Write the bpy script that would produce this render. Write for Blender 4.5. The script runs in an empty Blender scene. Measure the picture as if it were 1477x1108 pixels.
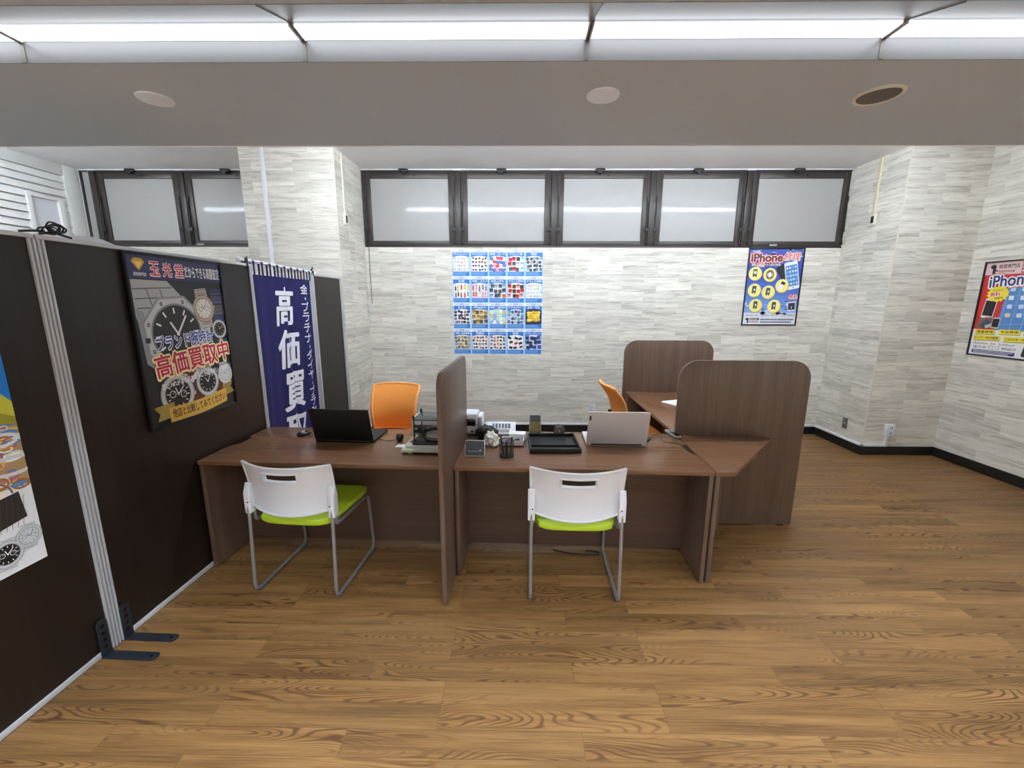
import bpy, bmesh, math, random
from mathutils import Vector, Matrix
R = math.radians
sc = bpy.context.scene
COL = sc.collection
rnd = random.Random(7)

# ------------------------------------------------------------------ camera, world, exposure
cam = bpy.data.objects.new('camera', bpy.data.cameras.new('camera'))
COL.objects.link(cam)
cam.data.sensor_width = 36.0
cam.data.lens = 36.0 * 600.0 / 1477.0
cam.data.clip_start = 0.02
th, yw, rl = R(11.05), R(0.75), R(0.2)
R0 = Vector((math.cos(yw), math.sin(yw), 0)); F0 = Vector((-math.sin(yw), math.cos(yw), 0)); Z0 = Vector((0, 0, 1))
Fv = F0 * math.cos(th) - Z0 * math.sin(th); Uv = F0 * math.sin(th) + Z0 * math.cos(th)
Rv = R0 * math.cos(rl) + Uv * math.sin(rl); Uv = Uv * math.cos(rl) - R0 * math.sin(rl)
cam.matrix_world = Matrix(((Rv.x, Uv.x, -Fv.x, 0), (Rv.y, Uv.y, -Fv.y, 0), (Rv.z, Uv.z, -Fv.z, 1.65), (0, 0, 0, 1)))
sc.camera = cam
w = bpy.data.worlds.new('world'); sc.world = w; w.use_nodes = True
w.node_tree.nodes['Background'].inputs[0].default_value = (0.9, 0.95, 1.0, 1)
w.node_tree.nodes['Background'].inputs[1].default_value = 0.25
sc.view_settings.view_transform = 'Standard'
sc.view_settings.look = 'None'
sc.view_settings.gamma = 1.0
sc.view_settings.use_curve_mapping = False
sc.view_settings.exposure = 2.2
LAMP, LAMP_BACK, LAMP_FAR, LAMP_BAY = 1.15, 51.0, 2.0, 16.0      # strip luminance: trough in view, troughs behind the camera, bay behind the beam
# ------------------------------------------------------------------ colours / materials
def lin(r, g, b):
    f = lambda c: (c / 255) / 12.92 if c <= 10 else ((c / 255 + .055) / 1.055) ** 2.4
    return (f(r), f(g), f(b), 1.0)

def new_mat(name):
    m = bpy.data.materials.new(name); m.use_nodes = True
    return m, m.node_tree, m.node_tree.nodes['Principled BSDF']

def N(nt, typ, **kw):
    n = nt.nodes.new(typ)
    for k, v in kw.items(): setattr(n, k, v)
    return n

def setin(n, **kw):
    for k, v in kw.items(): n.inputs[k.replace('_', ' ')].default_value = v

def mat(name, rgb, rough=.5, metal=0.0, var=.06, scale=40.0, coat=0.0, bump=0.0):
    """plain surface: principled with a little procedural tone variation"""
    m, nt, p = new_mat(name)
    c = lin(*rgb)
    tc = N(nt, 'ShaderNodeTexCoord'); no = N(nt, 'ShaderNodeTexNoise'); setin(no, Scale=scale, Detail=3.0)
    nt.links.new(tc.outputs['Object'], no.inputs['Vector'])
    mr = N(nt, 'ShaderNodeMapRange'); setin(mr, To_Min=1 - var, To_Max=1 + var)
    nt.links.new(no.outputs['Fac'], mr.inputs['Value'])
    hs = N(nt, 'ShaderNodeHueSaturation'); hs.inputs['Color'].default_value = c
    nt.links.new(mr.outputs[0], hs.inputs['Value'])
    nt.links.new(hs.outputs[0], p.inputs['Base Color'])
    setin(p, Roughness=rough, Metallic=metal, Coat_Weight=coat, Coat_Roughness=.07)
    if bump:
        b = N(nt, 'ShaderNodeBump'); setin(b, Strength=bump, Distance=.002)
        nt.links.new(no.outputs['Fac'], b.inputs['Height']); nt.links.new(b.outputs[0], p.inputs['Normal'])
    return m

def ramp(nt, stops):
    r = N(nt, 'ShaderNodeValToRGB'); e = r.color_ramp.elements
    while len(e) < len(stops): e.new(.5)
    for el, (pos, c) in zip(e, stops): el.position = pos; el.color = c
    return r

def wood(name, dark, light, axis, rough=.38, fine=90.0, coat=0.0, amount=1.0):
    """straight grained laminate, grain along the given object axis"""
    m, nt, p = new_mat(name)
    tc = N(nt, 'ShaderNodeTexCoord')
    def stretched(f, l):
        mp = N(nt, 'ShaderNodeMapping'); s = [f, f, f]; s['XYZ'.index(axis)] = l
        mp.inputs['Scale'].default_value = s
        nt.links.new(tc.outputs['Object'], mp.inputs['Vector'])
        n = N(nt, 'ShaderNodeTexNoise'); setin(n, Scale=1.0, Detail=5.0, Roughness=.6, Distortion=.3)
        nt.links.new(mp.outputs[0], n.inputs['Vector']); return n
    n1, n2, n3 = stretched(fine, 2.0), stretched(14.0, .8), stretched(5.0, .3)
    a = N(nt, 'ShaderNodeMath', operation='MULTIPLY_ADD'); a.inputs[1].default_value = .45
    b = N(nt, 'ShaderNodeMath', operation='MULTIPLY_ADD'); b.inputs[1].default_value = .37
    cc = N(nt, 'ShaderNodeMath', operation='MULTIPLY'); cc.inputs[1].default_value = .2
    nt.links.new(n3.outputs[0], cc.inputs[0]); nt.links.new(n2.outputs[0], b.inputs[0]); nt.links.new(cc.outputs[0], b.inputs[2])
    nt.links.new(n1.outputs[0], a.inputs[0]); nt.links.new(b.outputs[0], a.inputs[2])
    k = .14 / amount
    r = ramp(nt, [(.5 - k, lin(*dark)), (.5 + k, lin(*light))])
    nt.links.new(a.outputs[0], r.inputs[0]); nt.links.new(r.outputs[0], p.inputs['Base Color'])
    setin(p, Roughness=rough, Coat_Weight=coat)
    return m

def stone_mat():
    m, nt, p = new_mat('stone_wallpaper')
    uv = N(nt, 'ShaderNodeUVMap'); uv.uv_map = 'UVMap'
    br = N(nt, 'ShaderNodeTexBrick'); br.offset = .37; br.offset_frequency = 2; br.squash = 1.0
    setin(br, Scale=1.0, Mortar_Size=.0007, Mortar_Smooth=.0, Brick_Width=.42, Row_Height=.105)
    br.inputs['Color1'].default_value = (0, 0, 0, 1); br.inputs['Color2'].default_value = (1, 1, 1, 1); br.inputs['Mortar'].default_value = (.5, .5, .5, 1)
    nt.links.new(uv.outputs[0], br.inputs['Vector'])
    # a per-block number shifts the striations so that every block has its own
    add = N(nt, 'ShaderNodeVectorMath', operation='SCALE'); add.inputs['Scale'].default_value = 37.0
    nt.links.new(br.outputs['Color'], add.inputs[0])
    s2 = N(nt, 'ShaderNodeVectorMath', operation='ADD')
    nt.links.new(uv.outputs[0], s2.inputs[0]); nt.links.new(add.outputs[0], s2.inputs[1])
    def noise(sx, sy, det, dist):
        mp = N(nt, 'ShaderNodeMapping'); mp.inputs['Scale'].default_value = (sx, sy, 1)
        nt.links.new(s2.outputs[0], mp.inputs['Vector'])
        n = N(nt, 'ShaderNodeTexNoise'); setin(n, Scale=1.0, Detail=det, Roughness=.62, Distortion=dist)
        nt.links.new(mp.outputs[0], n.inputs['Vector']); return n
    na, nb = noise(5.0, 75.0, 6.0, 1.2), noise(1.6, 22.0, 3.0, .6)
    mx = N(nt, 'ShaderNodeMix'); mx.data_type = 'FLOAT'; mx.inputs[0].default_value = .52
    nt.links.new(na.outputs[0], mx.inputs[2]); nt.links.new(nb.outputs[0], mx.inputs[3])
    r = ramp(nt, [(.30, lin(138, 131, 119)), (.42, lin(196, 191, 180)), (.53, lin(222, 218, 208)), (.70, lin(236, 233, 225))])
    nt.links.new(mx.outputs[0], r.inputs[0])
    sep = N(nt, 'ShaderNodeSeparateColor'); nt.links.new(br.outputs['Color'], sep.inputs[0])
    mr = N(nt, 'ShaderNodeMapRange'); setin(mr, To_Min=.86, To_Max=1.07); nt.links.new(sep.outputs[0], mr.inputs['Value'])
    hs = N(nt, 'ShaderNodeHueSaturation'); nt.links.new(r.outputs[0], hs.inputs['Color']); nt.links.new(mr.outputs[0], hs.inputs['Value'])
    nt.links.new(hs.outputs[0], p.inputs['Base Color'])
    bp = N(nt, 'ShaderNodeBump'); setin(bp, Strength=.25, Distance=.003)
    nt.links.new(mx.outputs[0], bp.inputs['Height']); nt.links.new(bp.outputs[0], p.inputs['Normal'])
    setin(p, Roughness=.62)
    return m

def floor_mat():
    m, nt, p = new_mat('oak_plank_vinyl')
    tc = N(nt, 'ShaderNodeTexCoord')
    mp0 = N(nt, 'ShaderNodeMapping'); mp0.inputs['Location'].default_value = (.31, .042, 0)
    nt.links.new(tc.outputs['Object'], mp0.inputs['Vector'])
    br = N(nt, 'ShaderNodeTexBrick'); br.offset = .38; br.offset_frequency = 3; br.squash = 1.0
    setin(br, Scale=1.0, Mortar_Size=.0011, Mortar_Smooth=.2, Brick_Width=.92, Row_Height=.1065, Bias=0.0)
    br.inputs['Color1'].default_value = (0, 0, 0, 1); br.inputs['Color2'].default_value = (1, 1, 1, 1); br.inputs['Mortar'].default_value = (.5, .5, .5, 1)
    nt.links.new(mp0.outputs[0], br.inputs['Vector'])
    sc_ = N(nt, 'ShaderNodeVectorMath', operation='SCALE'); sc_.inputs['Scale'].default_value = 53.0
    nt.links.new(br.outputs['Color'], sc_.inputs[0])
    ad = N(nt, 'ShaderNodeVectorMath', operation='ADD'); nt.links.new(mp0.outputs[0], ad.inputs[0]); nt.links.new(sc_.outputs[0], ad.inputs[1])
    def noise(sx, sy, det, rough=.5, dist=0.0):
        mp = N(nt, 'ShaderNodeMapping'); mp.inputs['Scale'].default_value = (sx, sy, 1)
        nt.links.new(ad.outputs[0], mp.inputs['Vector'])
        n = N(nt, 'ShaderNodeTexNoise'); setin(n, Scale=1.0, Detail=det, Roughness=rough, Distortion=dist)
        nt.links.new(mp.outputs[0], n.inputs['Vector']); return n
    # cathedral figure: contour lines of a smooth stretched noise
    cz = noise(1.5, 12.0, .6, .3, .08)
    mul = N(nt, 'ShaderNodeMath', operation='MULTIPLY'); mul.inputs[1].default_value = 165.0
    nt.links.new(cz.outputs[0], mul.inputs[0])
    sn = N(nt, 'ShaderNodeMath', operation='SINE'); nt.links.new(mul.outputs[0], sn.inputs[0])
    line = N(nt, 'ShaderNodeMapRange'); setin(line, From_Min=.25, From_Max=1.0, To_Min=0.0, To_Max=1.0); nt.links.new(sn.outputs[0], line.inputs['Value'])
    msk = noise(.9, 9.0, 1.0)
    mk = N(nt, 'ShaderNodeMapRange'); setin(mk, From_Min=.45, From_Max=.60, To_Min=.06, To_Max=.85); nt.links.new(msk.outputs[0], mk.inputs['Value'])
    lm = N(nt, 'ShaderNodeMath', operation='MULTIPLY'); nt.links.new(line.outputs[0], lm.inputs[0]); nt.links.new(mk.outputs[0], lm.inputs[1])
    fib = noise(4.0, 190.0, 5.0, .7)
    big = noise(1.0, 16.0, 3.0, .6, .4)
    fm = N(nt, 'ShaderNodeMix'); fm.data_type = 'FLOAT'; fm.inputs[0].default_value = .5
    nt.links.new(fib.outputs[0], fm.inputs[2]); nt.links.new(big.outputs[0], fm.inputs[3])
    base = ramp(nt, [(.34, lin(96, 68, 39)), (.50, lin(135, 99, 58)), (.66, lin(160, 121, 74))])
    nt.links.new(fm.outputs[0], base.inputs[0])
    mixd = N(nt, 'ShaderNodeMix'); mixd.data_type = 'RGBA'; mixd.inputs['B'].default_value = lin(80, 50, 27)
    nt.links.new(lm.outputs[0], mixd.inputs['Factor']); nt.links.new(base.outputs[0], mixd.inputs['A'])
    sep = N(nt, 'ShaderNodeSeparateColor'); nt.links.new(br.outputs['Color'], sep.inputs[0])
    mr = N(nt, 'ShaderNodeMapRange'); setin(mr, To_Min=.84, To_Max=1.12); nt.links.new(sep.outputs[0], mr.inputs['Value'])
    hs = N(nt, 'ShaderNodeHueSaturation'); nt.links.new(mixd.outputs['Result'], hs.inputs['Color']); nt.links.new(mr.outputs[0], hs.inputs['Value'])
    seam = N(nt, 'ShaderNodeMix'); seam.data_type = 'RGBA'; seam.inputs['B'].default_value = lin(70, 50, 34)
    sm = N(nt, 'ShaderNodeMath', operation='MULTIPLY'); sm.inputs[1].default_value = .55
    nt.links.new(br.outputs['Fac'], sm.inputs[0]); nt.links.new(sm.outputs[0], seam.inputs['Factor']); nt.links.new(hs.outputs[0], seam.inputs['A'])
    nt.links.new(seam.outputs['Result'], p.inputs['Base Color'])
    setin(p, Roughness=.42); p.inputs['Specular IOR Level'].default_value = .4
    return m

def print_mat(name, rough, coat):
    m, nt, p = new_mat(name)
    a = N(nt, 'ShaderNodeVertexColor'); a.layer_name = 'Col'
    nt.links.new(a.outputs[0], p.inputs['Base Color'])
    setin(p, Roughness=rough, Coat_Weight=coat)
    return m

def emit_mat(name, rgb, strength):
    m, nt, p = new_mat(name)
    setin(p, Roughness=.4, Emission_Strength=strength)
    p.inputs['Base Color'].default_value = (.9, .9, .9, 1)
    p.inputs['Emission Color'].default_value = (*rgb, 1)
    return m

def glass_mat(name, tint=(1, 1, 1, 1), rough=.02):
    m, nt, p = new_mat(name)
    setin(p, Roughness=rough, Transmission_Weight=1.0, IOR=1.12); p.inputs['Base Color'].default_value = tint
    return m

M = {}
M['stone'] = stone_mat()
M['floor'] = floor_mat()
M['ceil'] = mat('ceiling_board', (242, 243, 246), .75, var=.05, scale=60, bump=.15)
M['soffit'] = mat('soffit_board', (184, 190, 198), .6, var=.05, scale=50, bump=.2)
M['trough'] = mat('trough_grey_metal', (112, 112, 114), .35, var=.02)
M['lamp'] = emit_mat('strip_diffuser', (.92, .99, 1.06), LAMP)
M['lamp_back'] = emit_mat('strip_diffuser_bright', (.865, .985, 1.115), LAMP_BACK)
M['lamp_far'] = emit_mat('strip_diffuser_far', (.865, .985, 1.115), LAMP_FAR)
M['lamp_bay'] = emit_mat('strip_diffuser_bay', (.895, .985, 1.06), LAMP_BAY)
M['white'] = mat('white_plastic', (222, 224, 231), .42, var=.02)
M['coverwhite'] = mat('cover_plate_white', (224, 229, 238), .4, var=.01)
M['offwhite'] = mat('off_white_plastic', (214, 210, 196), .45, var=.02)
M['cream'] = mat('cream_trunking', (214, 204, 172), .45, var=.02)
M['shutter'] = mat('shutter_white_metal', (232, 232, 230), .45, var=.03)
M['black'] = mat('black_plastic', (22, 23, 26), .45, var=.08)
M['blackgloss'] = mat('black_gloss', (14, 14, 16), .15, var=.05)
M['lidblack'] = mat('laptop_black', (14, 15, 18), .5, var=.05)
M['base_black'] = mat('baseboard_vinyl', (20, 20, 21), .5, var=.08)
M['bronze'] = mat('bronze_aluminium', (60, 54, 52), .4, metal=.25, var=.05)
M['alu'] = mat('anodised_aluminium', (196, 198, 202), .4, metal=.15, var=.03)
M['steel'] = mat('grey_painted_steel', (150, 150, 152), .35, metal=.45, var=.03)
M['bracket'] = mat('dark_slate_steel', (38, 43, 52), .5, metal=.2, var=.05)
M['pane'] = mat('frosted_pane', (160, 159, 157), .5, var=.02, scale=8, coat=.2)
M['walnutX'] = wood('walnut_laminate_lengthways', (102, 70, 49), (138, 100, 72), 'X', rough=.27, amount=.9)
M['walnutY'] = wood('walnut_laminate_depthways', (102, 70, 49), (138, 100, 72), 'Y', rough=.27, amount=.9)
M['walnutZ'] = wood('walnut_laminate_upright', (84, 66, 55), (114, 92, 79), 'Z', rough=.36, amount=.95)
M['walnutshade'] = wood('walnut_laminate_shaded', (74, 54, 44), (98, 75, 62), 'X', rough=.4, amount=.9)  # walnut for the modesty panels, darkened to put under-desk shade into the colour
M['darkwood'] = wood('wenge_board', (23, 16, 12), (38, 28, 23), 'Z', rough=.4)
M['lime'] = mat('lime_vinyl', (178, 205, 42), .5, var=.03)
M['orange'] = mat('orange_mesh_fabric', (255, 164, 74), .8, var=.10, scale=300, bump=.3)
M['orangeedge'] = mat('orange_piping', (255, 172, 92), .6, var=.04)
M['navy'] = mat('navy_cloth', (25, 23, 90), .85, var=.08, scale=200)
M['clothwhite'] = mat('white_dye_print', (232, 233, 240), .85, var=.03)
M['scale'] = mat('pale_grey_green_plastic', (205, 207, 196), .4, var=.03)
M['greylid'] = mat('dark_grey_acrylic', (70, 76, 78), .25, var=.04)
M['silver'] = mat('silver_laptop_shell', (206, 200, 202), .42, metal=.1, var=.02)
M['handset'] = mat('grey_handset_shell', (150, 152, 156), .35, metal=.3, var=.03)
M['keys'] = mat('dark_keyboard', (48, 48, 52), .5, var=.1)
M['greypanel'] = mat('slate_grey_panel', (84, 92, 104), .4, var=.03)
M['palerim'] = mat('pale_grey_rim', (206, 206, 208), .4, var=.03)
M['screen'] = mat('dark_screen', (10, 11, 13), .1, var=.02)
M['gold'] = mat('gold_picture', (150, 136, 88), .4, var=.4, scale=60)
M['pink'] = mat('salmon_card', (226, 142, 118), .6, var=.04)
M['lemon'] = mat('lemon_sticker', (214, 226, 130), .6, var=.02)
M['paper'] = mat('white_paper', (232, 232, 230), .7, var=.03)
M['crumple'] = mat('crumpled_tissue', (244, 243, 238), .7, var=.06, scale=30)
M['greyplate'] = mat('grey_metal_plate', (110, 108, 104), .4, metal=.4, var=.04)
M['speaker'] = mat('dark_speaker_cloth', (104, 100, 95), .8, var=.15, scale=400)
M['glass'] = glass_mat('clear_acrylic')
M['print'] = print_mat('printed_paper', .45, .1)
M['flyer'] = print_mat('printed_flyer', .55, 0.0)

# ------------------------------------------------------------------ mesh builder
class MB:
    def __init__(s): s.bm = bmesh.new(); s.mi = 0
    def _new(s, verts):
        for f in {f for v in verts for f in v.link_faces}: f.material_index = s.mi
    def box(s, x0, x1, y0, y1, z0, z1, bev=0.0, seg=2, mtx=None):
        r = bmesh.ops.create_cube(s.bm, size=1.0)
        vs = r['verts']
        for v in vs:
            v.co = Vector(((x0 + x1) / 2 + v.co.x * (x1 - x0), (y0 + y1) / 2 + v.co.y * (y1 - y0), (z0 + z1) / 2 + v.co.z * (z1 - z0)))
        s._new(vs)
        if mtx is not None: bmesh.ops.transform(s.bm, matrix=mtx, verts=vs)
        if bev:
            es = list({e for v in vs for e in v.link_edges})
            bmesh.ops.bevel(s.bm, geom=es, offset=bev, segments=seg, affect='EDGES', profile=.5, material=-1)
        return s
    def cyl(s, p0, p1, r0, r1=None, seg=20, caps=True):
        r1 = r0 if r1 is None else r1
        p0, p1 = Vector(p0), Vector(p1); d = p1 - p0
        q = Vector((0, 0, 1)).rotation_difference(d.normalized()).to_matrix().to_4x4()
        m = Matrix.Translation((p0 + p1) / 2) @ q
        r = bmesh.ops.create_cone(s.bm, cap_ends=caps, segments=seg, radius1=r0, radius2=r1, depth=d.length, matrix=m)
        s._new(r['verts']); return s
    def ball(s, c, rad, sub=3, scale=(1, 1, 1)):
        m = Matrix.Translation(c) @ Matrix.Diagonal((*scale, 1))
        r = bmesh.ops.create_icosphere(s.bm, subdivisions=sub, radius=rad, matrix=m)
        s._new(r['verts']); return r['verts']
    def prism(s, pts, plane, a, b, bev=0.0):
        """polygon pts in the named plane ('XY','XZ','YZ'), extruded from a to b along the third axis"""
        def P(u, v, w): return {'XY': (u, v, w), 'XZ': (u, w, v), 'YZ': (w, u, v)}[plane]
        lo = [s.bm.verts.new(P(u, v, a)) for u, v in pts]; hi = [s.bm.verts.new(P(u, v, b)) for u, v in pts]
        fs = [s.bm.faces.new(lo[::-1]), s.bm.faces.new(hi)]
        n = len(pts)
        for i in range(n): fs.append(s.bm.faces.new((lo[i], lo[(i + 1) % n], hi[(i + 1) % n], hi[i])))
        for f in fs: f.material_index = s.mi
        bmesh.ops.recalc_face_normals(s.bm, faces=fs)
        if bev:
            es = [e for e in fs[0].edges] + [e for e in fs[1].edges]
            bmesh.ops.bevel(s.bm, geom=es, offset=bev, segments=2, affect='EDGES', profile=.5, material=-1)
        return s
    def lathe(s, prof, c=(0, 0, 0), seg=28, axis='Z'):
        rings = []
        for r, h in prof:
            ring = []
            for i in range(seg):
                a = 2 * math.pi * i / seg; u, v = r * math.cos(a), r * math.sin(a)
                co = {'Z': (u, v, h), 'Y': (u, h, v), 'X': (h, u, v)}[axis]
                ring.append(s.bm.verts.new(Vector(co) + Vector(c)))
            rings.append(ring)
        fs = []
        for a, b in zip(rings, rings[1:]):
            for i in range(seg): fs.append(s.bm.faces.new((a[i], a[(i + 1) % seg], b[(i + 1) % seg], b[i])))
        fs.append(s.bm.faces.new(rings[0][::-1])); fs.append(s.bm.faces.new(rings[-1]))
        for f in fs: f.material_index = s.mi
        bmesh.ops.recalc_face_normals(s.bm, faces=fs); return s
    def tube(s, path, r, seg=10, fil=0.0, closed=False):
        P = [Vector(p) for p in path]
        if fil:
            Q = [P[0]]
            for a, b, c in zip(P, P[1:], P[2:]):
                d0, d1 = (a - b), (c - b)
                k = min(fil, d0.length * .45, d1.length * .45)
                q0, q1 = b + d0.normalized() * k, b + d1.normalized() * k
                for i in range(7):
                    t = i / 6; Q.append(q0 * (1 - t) ** 2 + b * 2 * t * (1 - t) + q1 * t * t)
            Q.append(P[-1]); P = Q
        n = len(P); tan = []
        for i in range(n):
            a = P[(i - 1) % n] if closed or i else P[i]; b = P[(i + 1) % n] if closed or i < n - 1 else P[i]
            tan.append((b - a).normalized())
        up = Vector((0, 0, 1)) if abs(tan[0].z) < .9 else Vector((1, 0, 0))
        nrm = (up - tan[0] * up.dot(tan[0])).normalized(); rings = []
        for i in range(n):
            if i: nrm = (nrm - tan[i] * nrm.dot(tan[i])).normalized()
            bn = tan[i].cross(nrm)
            rings.append([s.bm.verts.new(P[i] + (nrm * math.cos(2 * math.pi * k / seg) + bn * math.sin(2 * math.pi * k / seg)) * r) for k in range(seg)])
        fs = []
        pairs = list(zip(rings, rings[1:])) + ([(rings[-1], rings[0])] if closed else [])
        for a, b in pairs:
            for k in range(seg): fs.append(s.bm.faces.new((a[k], a[(k + 1) % seg], b[(k + 1) % seg], b[k])))
        if not closed: fs.append(s.bm.faces.new(rings[0][::-1])); fs.append(s.bm.faces.new(rings[-1]))
        for f in fs: f.material_index = s.mi
        bmesh.ops.recalc_face_normals(s.bm, faces=fs); return s
    def grid(s, f, nu, nv, thick=0.0, skip=None):
        V = [[s.bm.verts.new(f(i / nu, j / nv)) for i in range(nu + 1)] for j in range(nv + 1)]
        fs = []
        for j in range(nv):
            for i in range(nu):
                if skip and skip(i, j): continue
                fs.append(s.bm.faces.new((V[j][i], V[j][i + 1], V[j + 1][i + 1], V[j + 1][i])))
        for f_ in fs: f_.material_index = s.mi
        if thick:
            bmesh.ops.recalc_face_normals(s.bm, faces=fs)
            bmesh.ops.solidify(s.bm, geom=fs, thickness=thick)
        return s
    def build(s, name, m, parent=None, smooth=40, loc=None):
        me = bpy.data.meshes.new(name)
        loose = [v for v in s.bm.verts if not v.link_faces]
        if loose: bmesh.ops.delete(s.bm, geom=loose, context='VERTS')
        s.bm.to_mesh(me); s.bm.free()
        for x in (m if isinstance(m, (list, tuple)) else [m]): me.materials.append(M[x] if isinstance(x, str) else x)
        if smooth:
            if max((p.area for p in me.polygons), default=0) > .004: smooth = min(smooth, 25)
            for p in me.polygons: p.use_smooth = True
            me.set_sharp_from_angle(angle=R(smooth))
        o = bpy.data.objects.new(name, me); COL.objects.link(o)
        if parent is not None: o.parent = parent
        if loc is not None: o.location = loc
        return o

def tag(o, label, cat, group=None):
    o['label'] = label; o['category'] = cat
    if group: o['group'] = group
    return o

def thing(name, label, cat, loc=(0, 0, 0), rz=0.0, group=None):
    o = bpy.data.objects.new(name, None); COL.objects.link(o)
    o.empty_display_size = .05; o.location = loc; o.rotation_euler = (0, 0, rz)
    return tag(o, label, cat, group)

def struct(o): o['kind'] = 'structure'; return o

def dup(root, loc, rz, label, group=None):
    r = root.copy(); COL.objects.link(r); r.location = loc; r.rotation_euler = (0, 0, rz); r['label'] = label
    if group: r['group'] = group
    for ch in list(root.children):
        c = ch.copy(); COL.objects.link(c); c.parent = r
        for g in list(ch.children):
            d = g.copy(); COL.objects.link(d); d.parent = c
    return r

# the desk row and the screens stand turned by AD to the room
AD = R(1.9)
E1 = Vector((math.cos(AD), -math.sin(AD), 0)); E2 = Vector((math.sin(AD), math.cos(AD), 0)); OD = Vector((-.36, 2.276, 0))
def D(s, t, z=0.0): return OD + E1 * s + E2 * t + Vector((0, 0, z))
def dthing(name, label, cat, s, t, z=0.0, rz=0.0, group=None): return thing(name, label, cat, D(s, t, z), -AD + rz, group)

def rrect(x0, x1, y0, y1, r, n=6, corners=(1, 1, 1, 1)):
    """rounded rectangle, corners bl br tr tl"""
    pts = []
    for (cx, cy, a0, on) in ((x0, y0, 180, corners[0]), (x1, y0, 270, corners[1]), (x1, y1, 0, corners[2]), (x0, y1, 90, corners[3])):
        if not on: pts.append((cx, cy)); continue
        ox = cx + r if cx == x0 else cx - r; oy = cy + r if cy == y0 else cy - r
        for i in range(n + 1):
            a = R(a0 + 90 * i / n); pts.append((ox + r * math.cos(a), oy + r * math.sin(a)))
    return pts
# ================================================================== ROOM
ZC, ZS = 3.17, 2.75
YB, YN = 5.20, 4.46           # window wall, front of pillar and of the right-hand nib
XP0, XP1, XR, XW, XL = -2.79, -1.84, 3.83, 4.62, -5.17
YF = -3.2                     # wall behind the camera

def wall(name, x0, x1, y0, y1, z0, z1, m='stone'):
    b = MB(); b.box(x0, x1, y0, y1, z0, z1)
    uvl = b.bm.loops.layers.uv.new('UVMap')
    for f in b.bm.faces:
        n = f.normal
        for l in f.loops:
            c = l.vert.co
            l[uvl].uv = (c.y + 7.3, c.z) if abs(n.x) > .5 else ((c.x, c.z) if abs(n.y) > .5 else (c.x, c.y))
    return struct(b.build(name, m, smooth=0))

b = MB(); b.box(XL - .2, XW + .15, YF - .15, YB + .15, -.1, 0); struct(b.build('floor', 'floor', smooth=0))
wall('wall_back', XP1, XR, YB, YB + .15, 0, 2.30)
wall('wall_back_left', XL - .12, XP0, YB, YB + .15, 0, 2.30)
wall('wall_pillar', XP0, XP1, YN, YB + .15, 0, ZC)
wall('wall_nib', XR, XW + .15, YN, YB + .15, 0, ZC)
wall('wall_right', XW, XW + .15, YF, YN, 0, ZC)
wall('wall_front', XL - .15, XW + .15, YF - .15, YF, 0, ZC)
wall('wall_behind_windows', XL - .12, XW, YB + .13, YB + .2, 2.2, ZC + .05, 'ceil')

# ceilings: recess in front of the windows, and the lower ceiling with light troughs
b = MB(); b.box(XL - .2, XW + .15, 3.2, YB + .2, ZC, ZC + .1); struct(b.build('ceiling', 'ceil', smooth=0))
TR = [(1.80, 2.18), (-.60, -.22), (-2.75, -2.37)]        # trough openings
b = MB()
ye = 3.235
for k, (a, c) in enumerate(TR):
    b.box(XL - .2, XW + .15, c + .003, ye, ZS, ZC + .1) if k == 0 else b.box(XL - .2, XW + .15, c + .003, ye, ZS, ZS + .3)
    ye = a - .003
b.box(XL - .2, XW + .15, YF - .15, ye, ZS, ZS + .3)
soff = struct(b.build('ceiling_soffit', 'soffit', smooth=0))
b = MB(); b.box(XL - .2, XW + .15, 3.2355, 3.243, ZS - .006, ZS + .04, .002); struct(b.build('trim_1', 'ceil'))   # metal edge strip of the soffit

JX = [-5.00, -3.66, -2.325, -.997, .312, 1.654, 2.99, 4.33]
for k, (a, c) in enumerate(TR):
    b = MB()
    prof = [(a, ZS), (a - .004, ZS), (a - .004, ZS + .15), (c + .004, ZS + .15), (c + .004, ZS), (c, ZS), (c, ZS + .094), (a + .265, ZS + .094)]
    b.prism(prof[::-1], 'YZ', XL, XW)
    tr = struct(b.build('trim_%d' % (2 + k), 'trough', smooth=0))
    b = MB()
    for x in JX:
        b.prism([(a + .005, ZS + .0018), (a + .262, ZS + .0928), (a + .262, ZS + .089), (a + .005, ZS - .002)], 'YZ', x - .0015, x + .0015)
        b.box(x - .010, x + .010, c - .003, c + .001, ZS + .002, ZS + .095)
    b.build('seam', 'greyplate', tr, smooth=0)

def strip_light(x0, x1, y, z, label, group, up=0.03, lamp='lamp'):
    L = x1 - x0
    t = thing('strip_light', label, 'light', ((x0 + x1) / 2, y, z), 0, group)
    b = MB(); b.box(-L / 2, L / 2, -.045, .045, -.006, up); b.build('housing', 'trough', t)
    if lamp == 'lamp_bay':
        b = MB(); b.cyl((-L / 2 + .008, 0, -.035), (L / 2 - .008, 0, -.035), .026, seg=16); b.build('diffuser', lamp, t)
        for s_ in (-1, 1):
            b = MB(); b.box(s_ * L / 2 - .012, s_ * L / 2 + .012, -.02, .02, -.065, -.002, .003); b.build('lamp_holder', 'white', t)
        return t
    b = MB(); b.prism([(-.054, -.0065), (.054, -.0065), (.052, -.010), (.03, -.0135), (0, -.015), (-.03, -.0135), (-.052, -.010)], 'YZ', -L / 2 + .008, L / 2 - .008)
    b.build('diffuser', lamp, t)
    for s_ in (-1, 1):
        b = MB(); b.box(s_ * L / 2 - (.008 if s_ > 0 else 0), s_ * L / 2 + (0 if s_ > 0 else .008), -.055, .055, -.016, .0, .002); b.build('end_cap', 'white', t)
names = ['beyond the left edge of the picture', 'at the left edge of the picture', 'over the dark screens', 'over the white-backed chair on the left',
         'over the white-backed chair on the right', 'over the open floor right of the desks', 'at the right edge of the picture']
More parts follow.
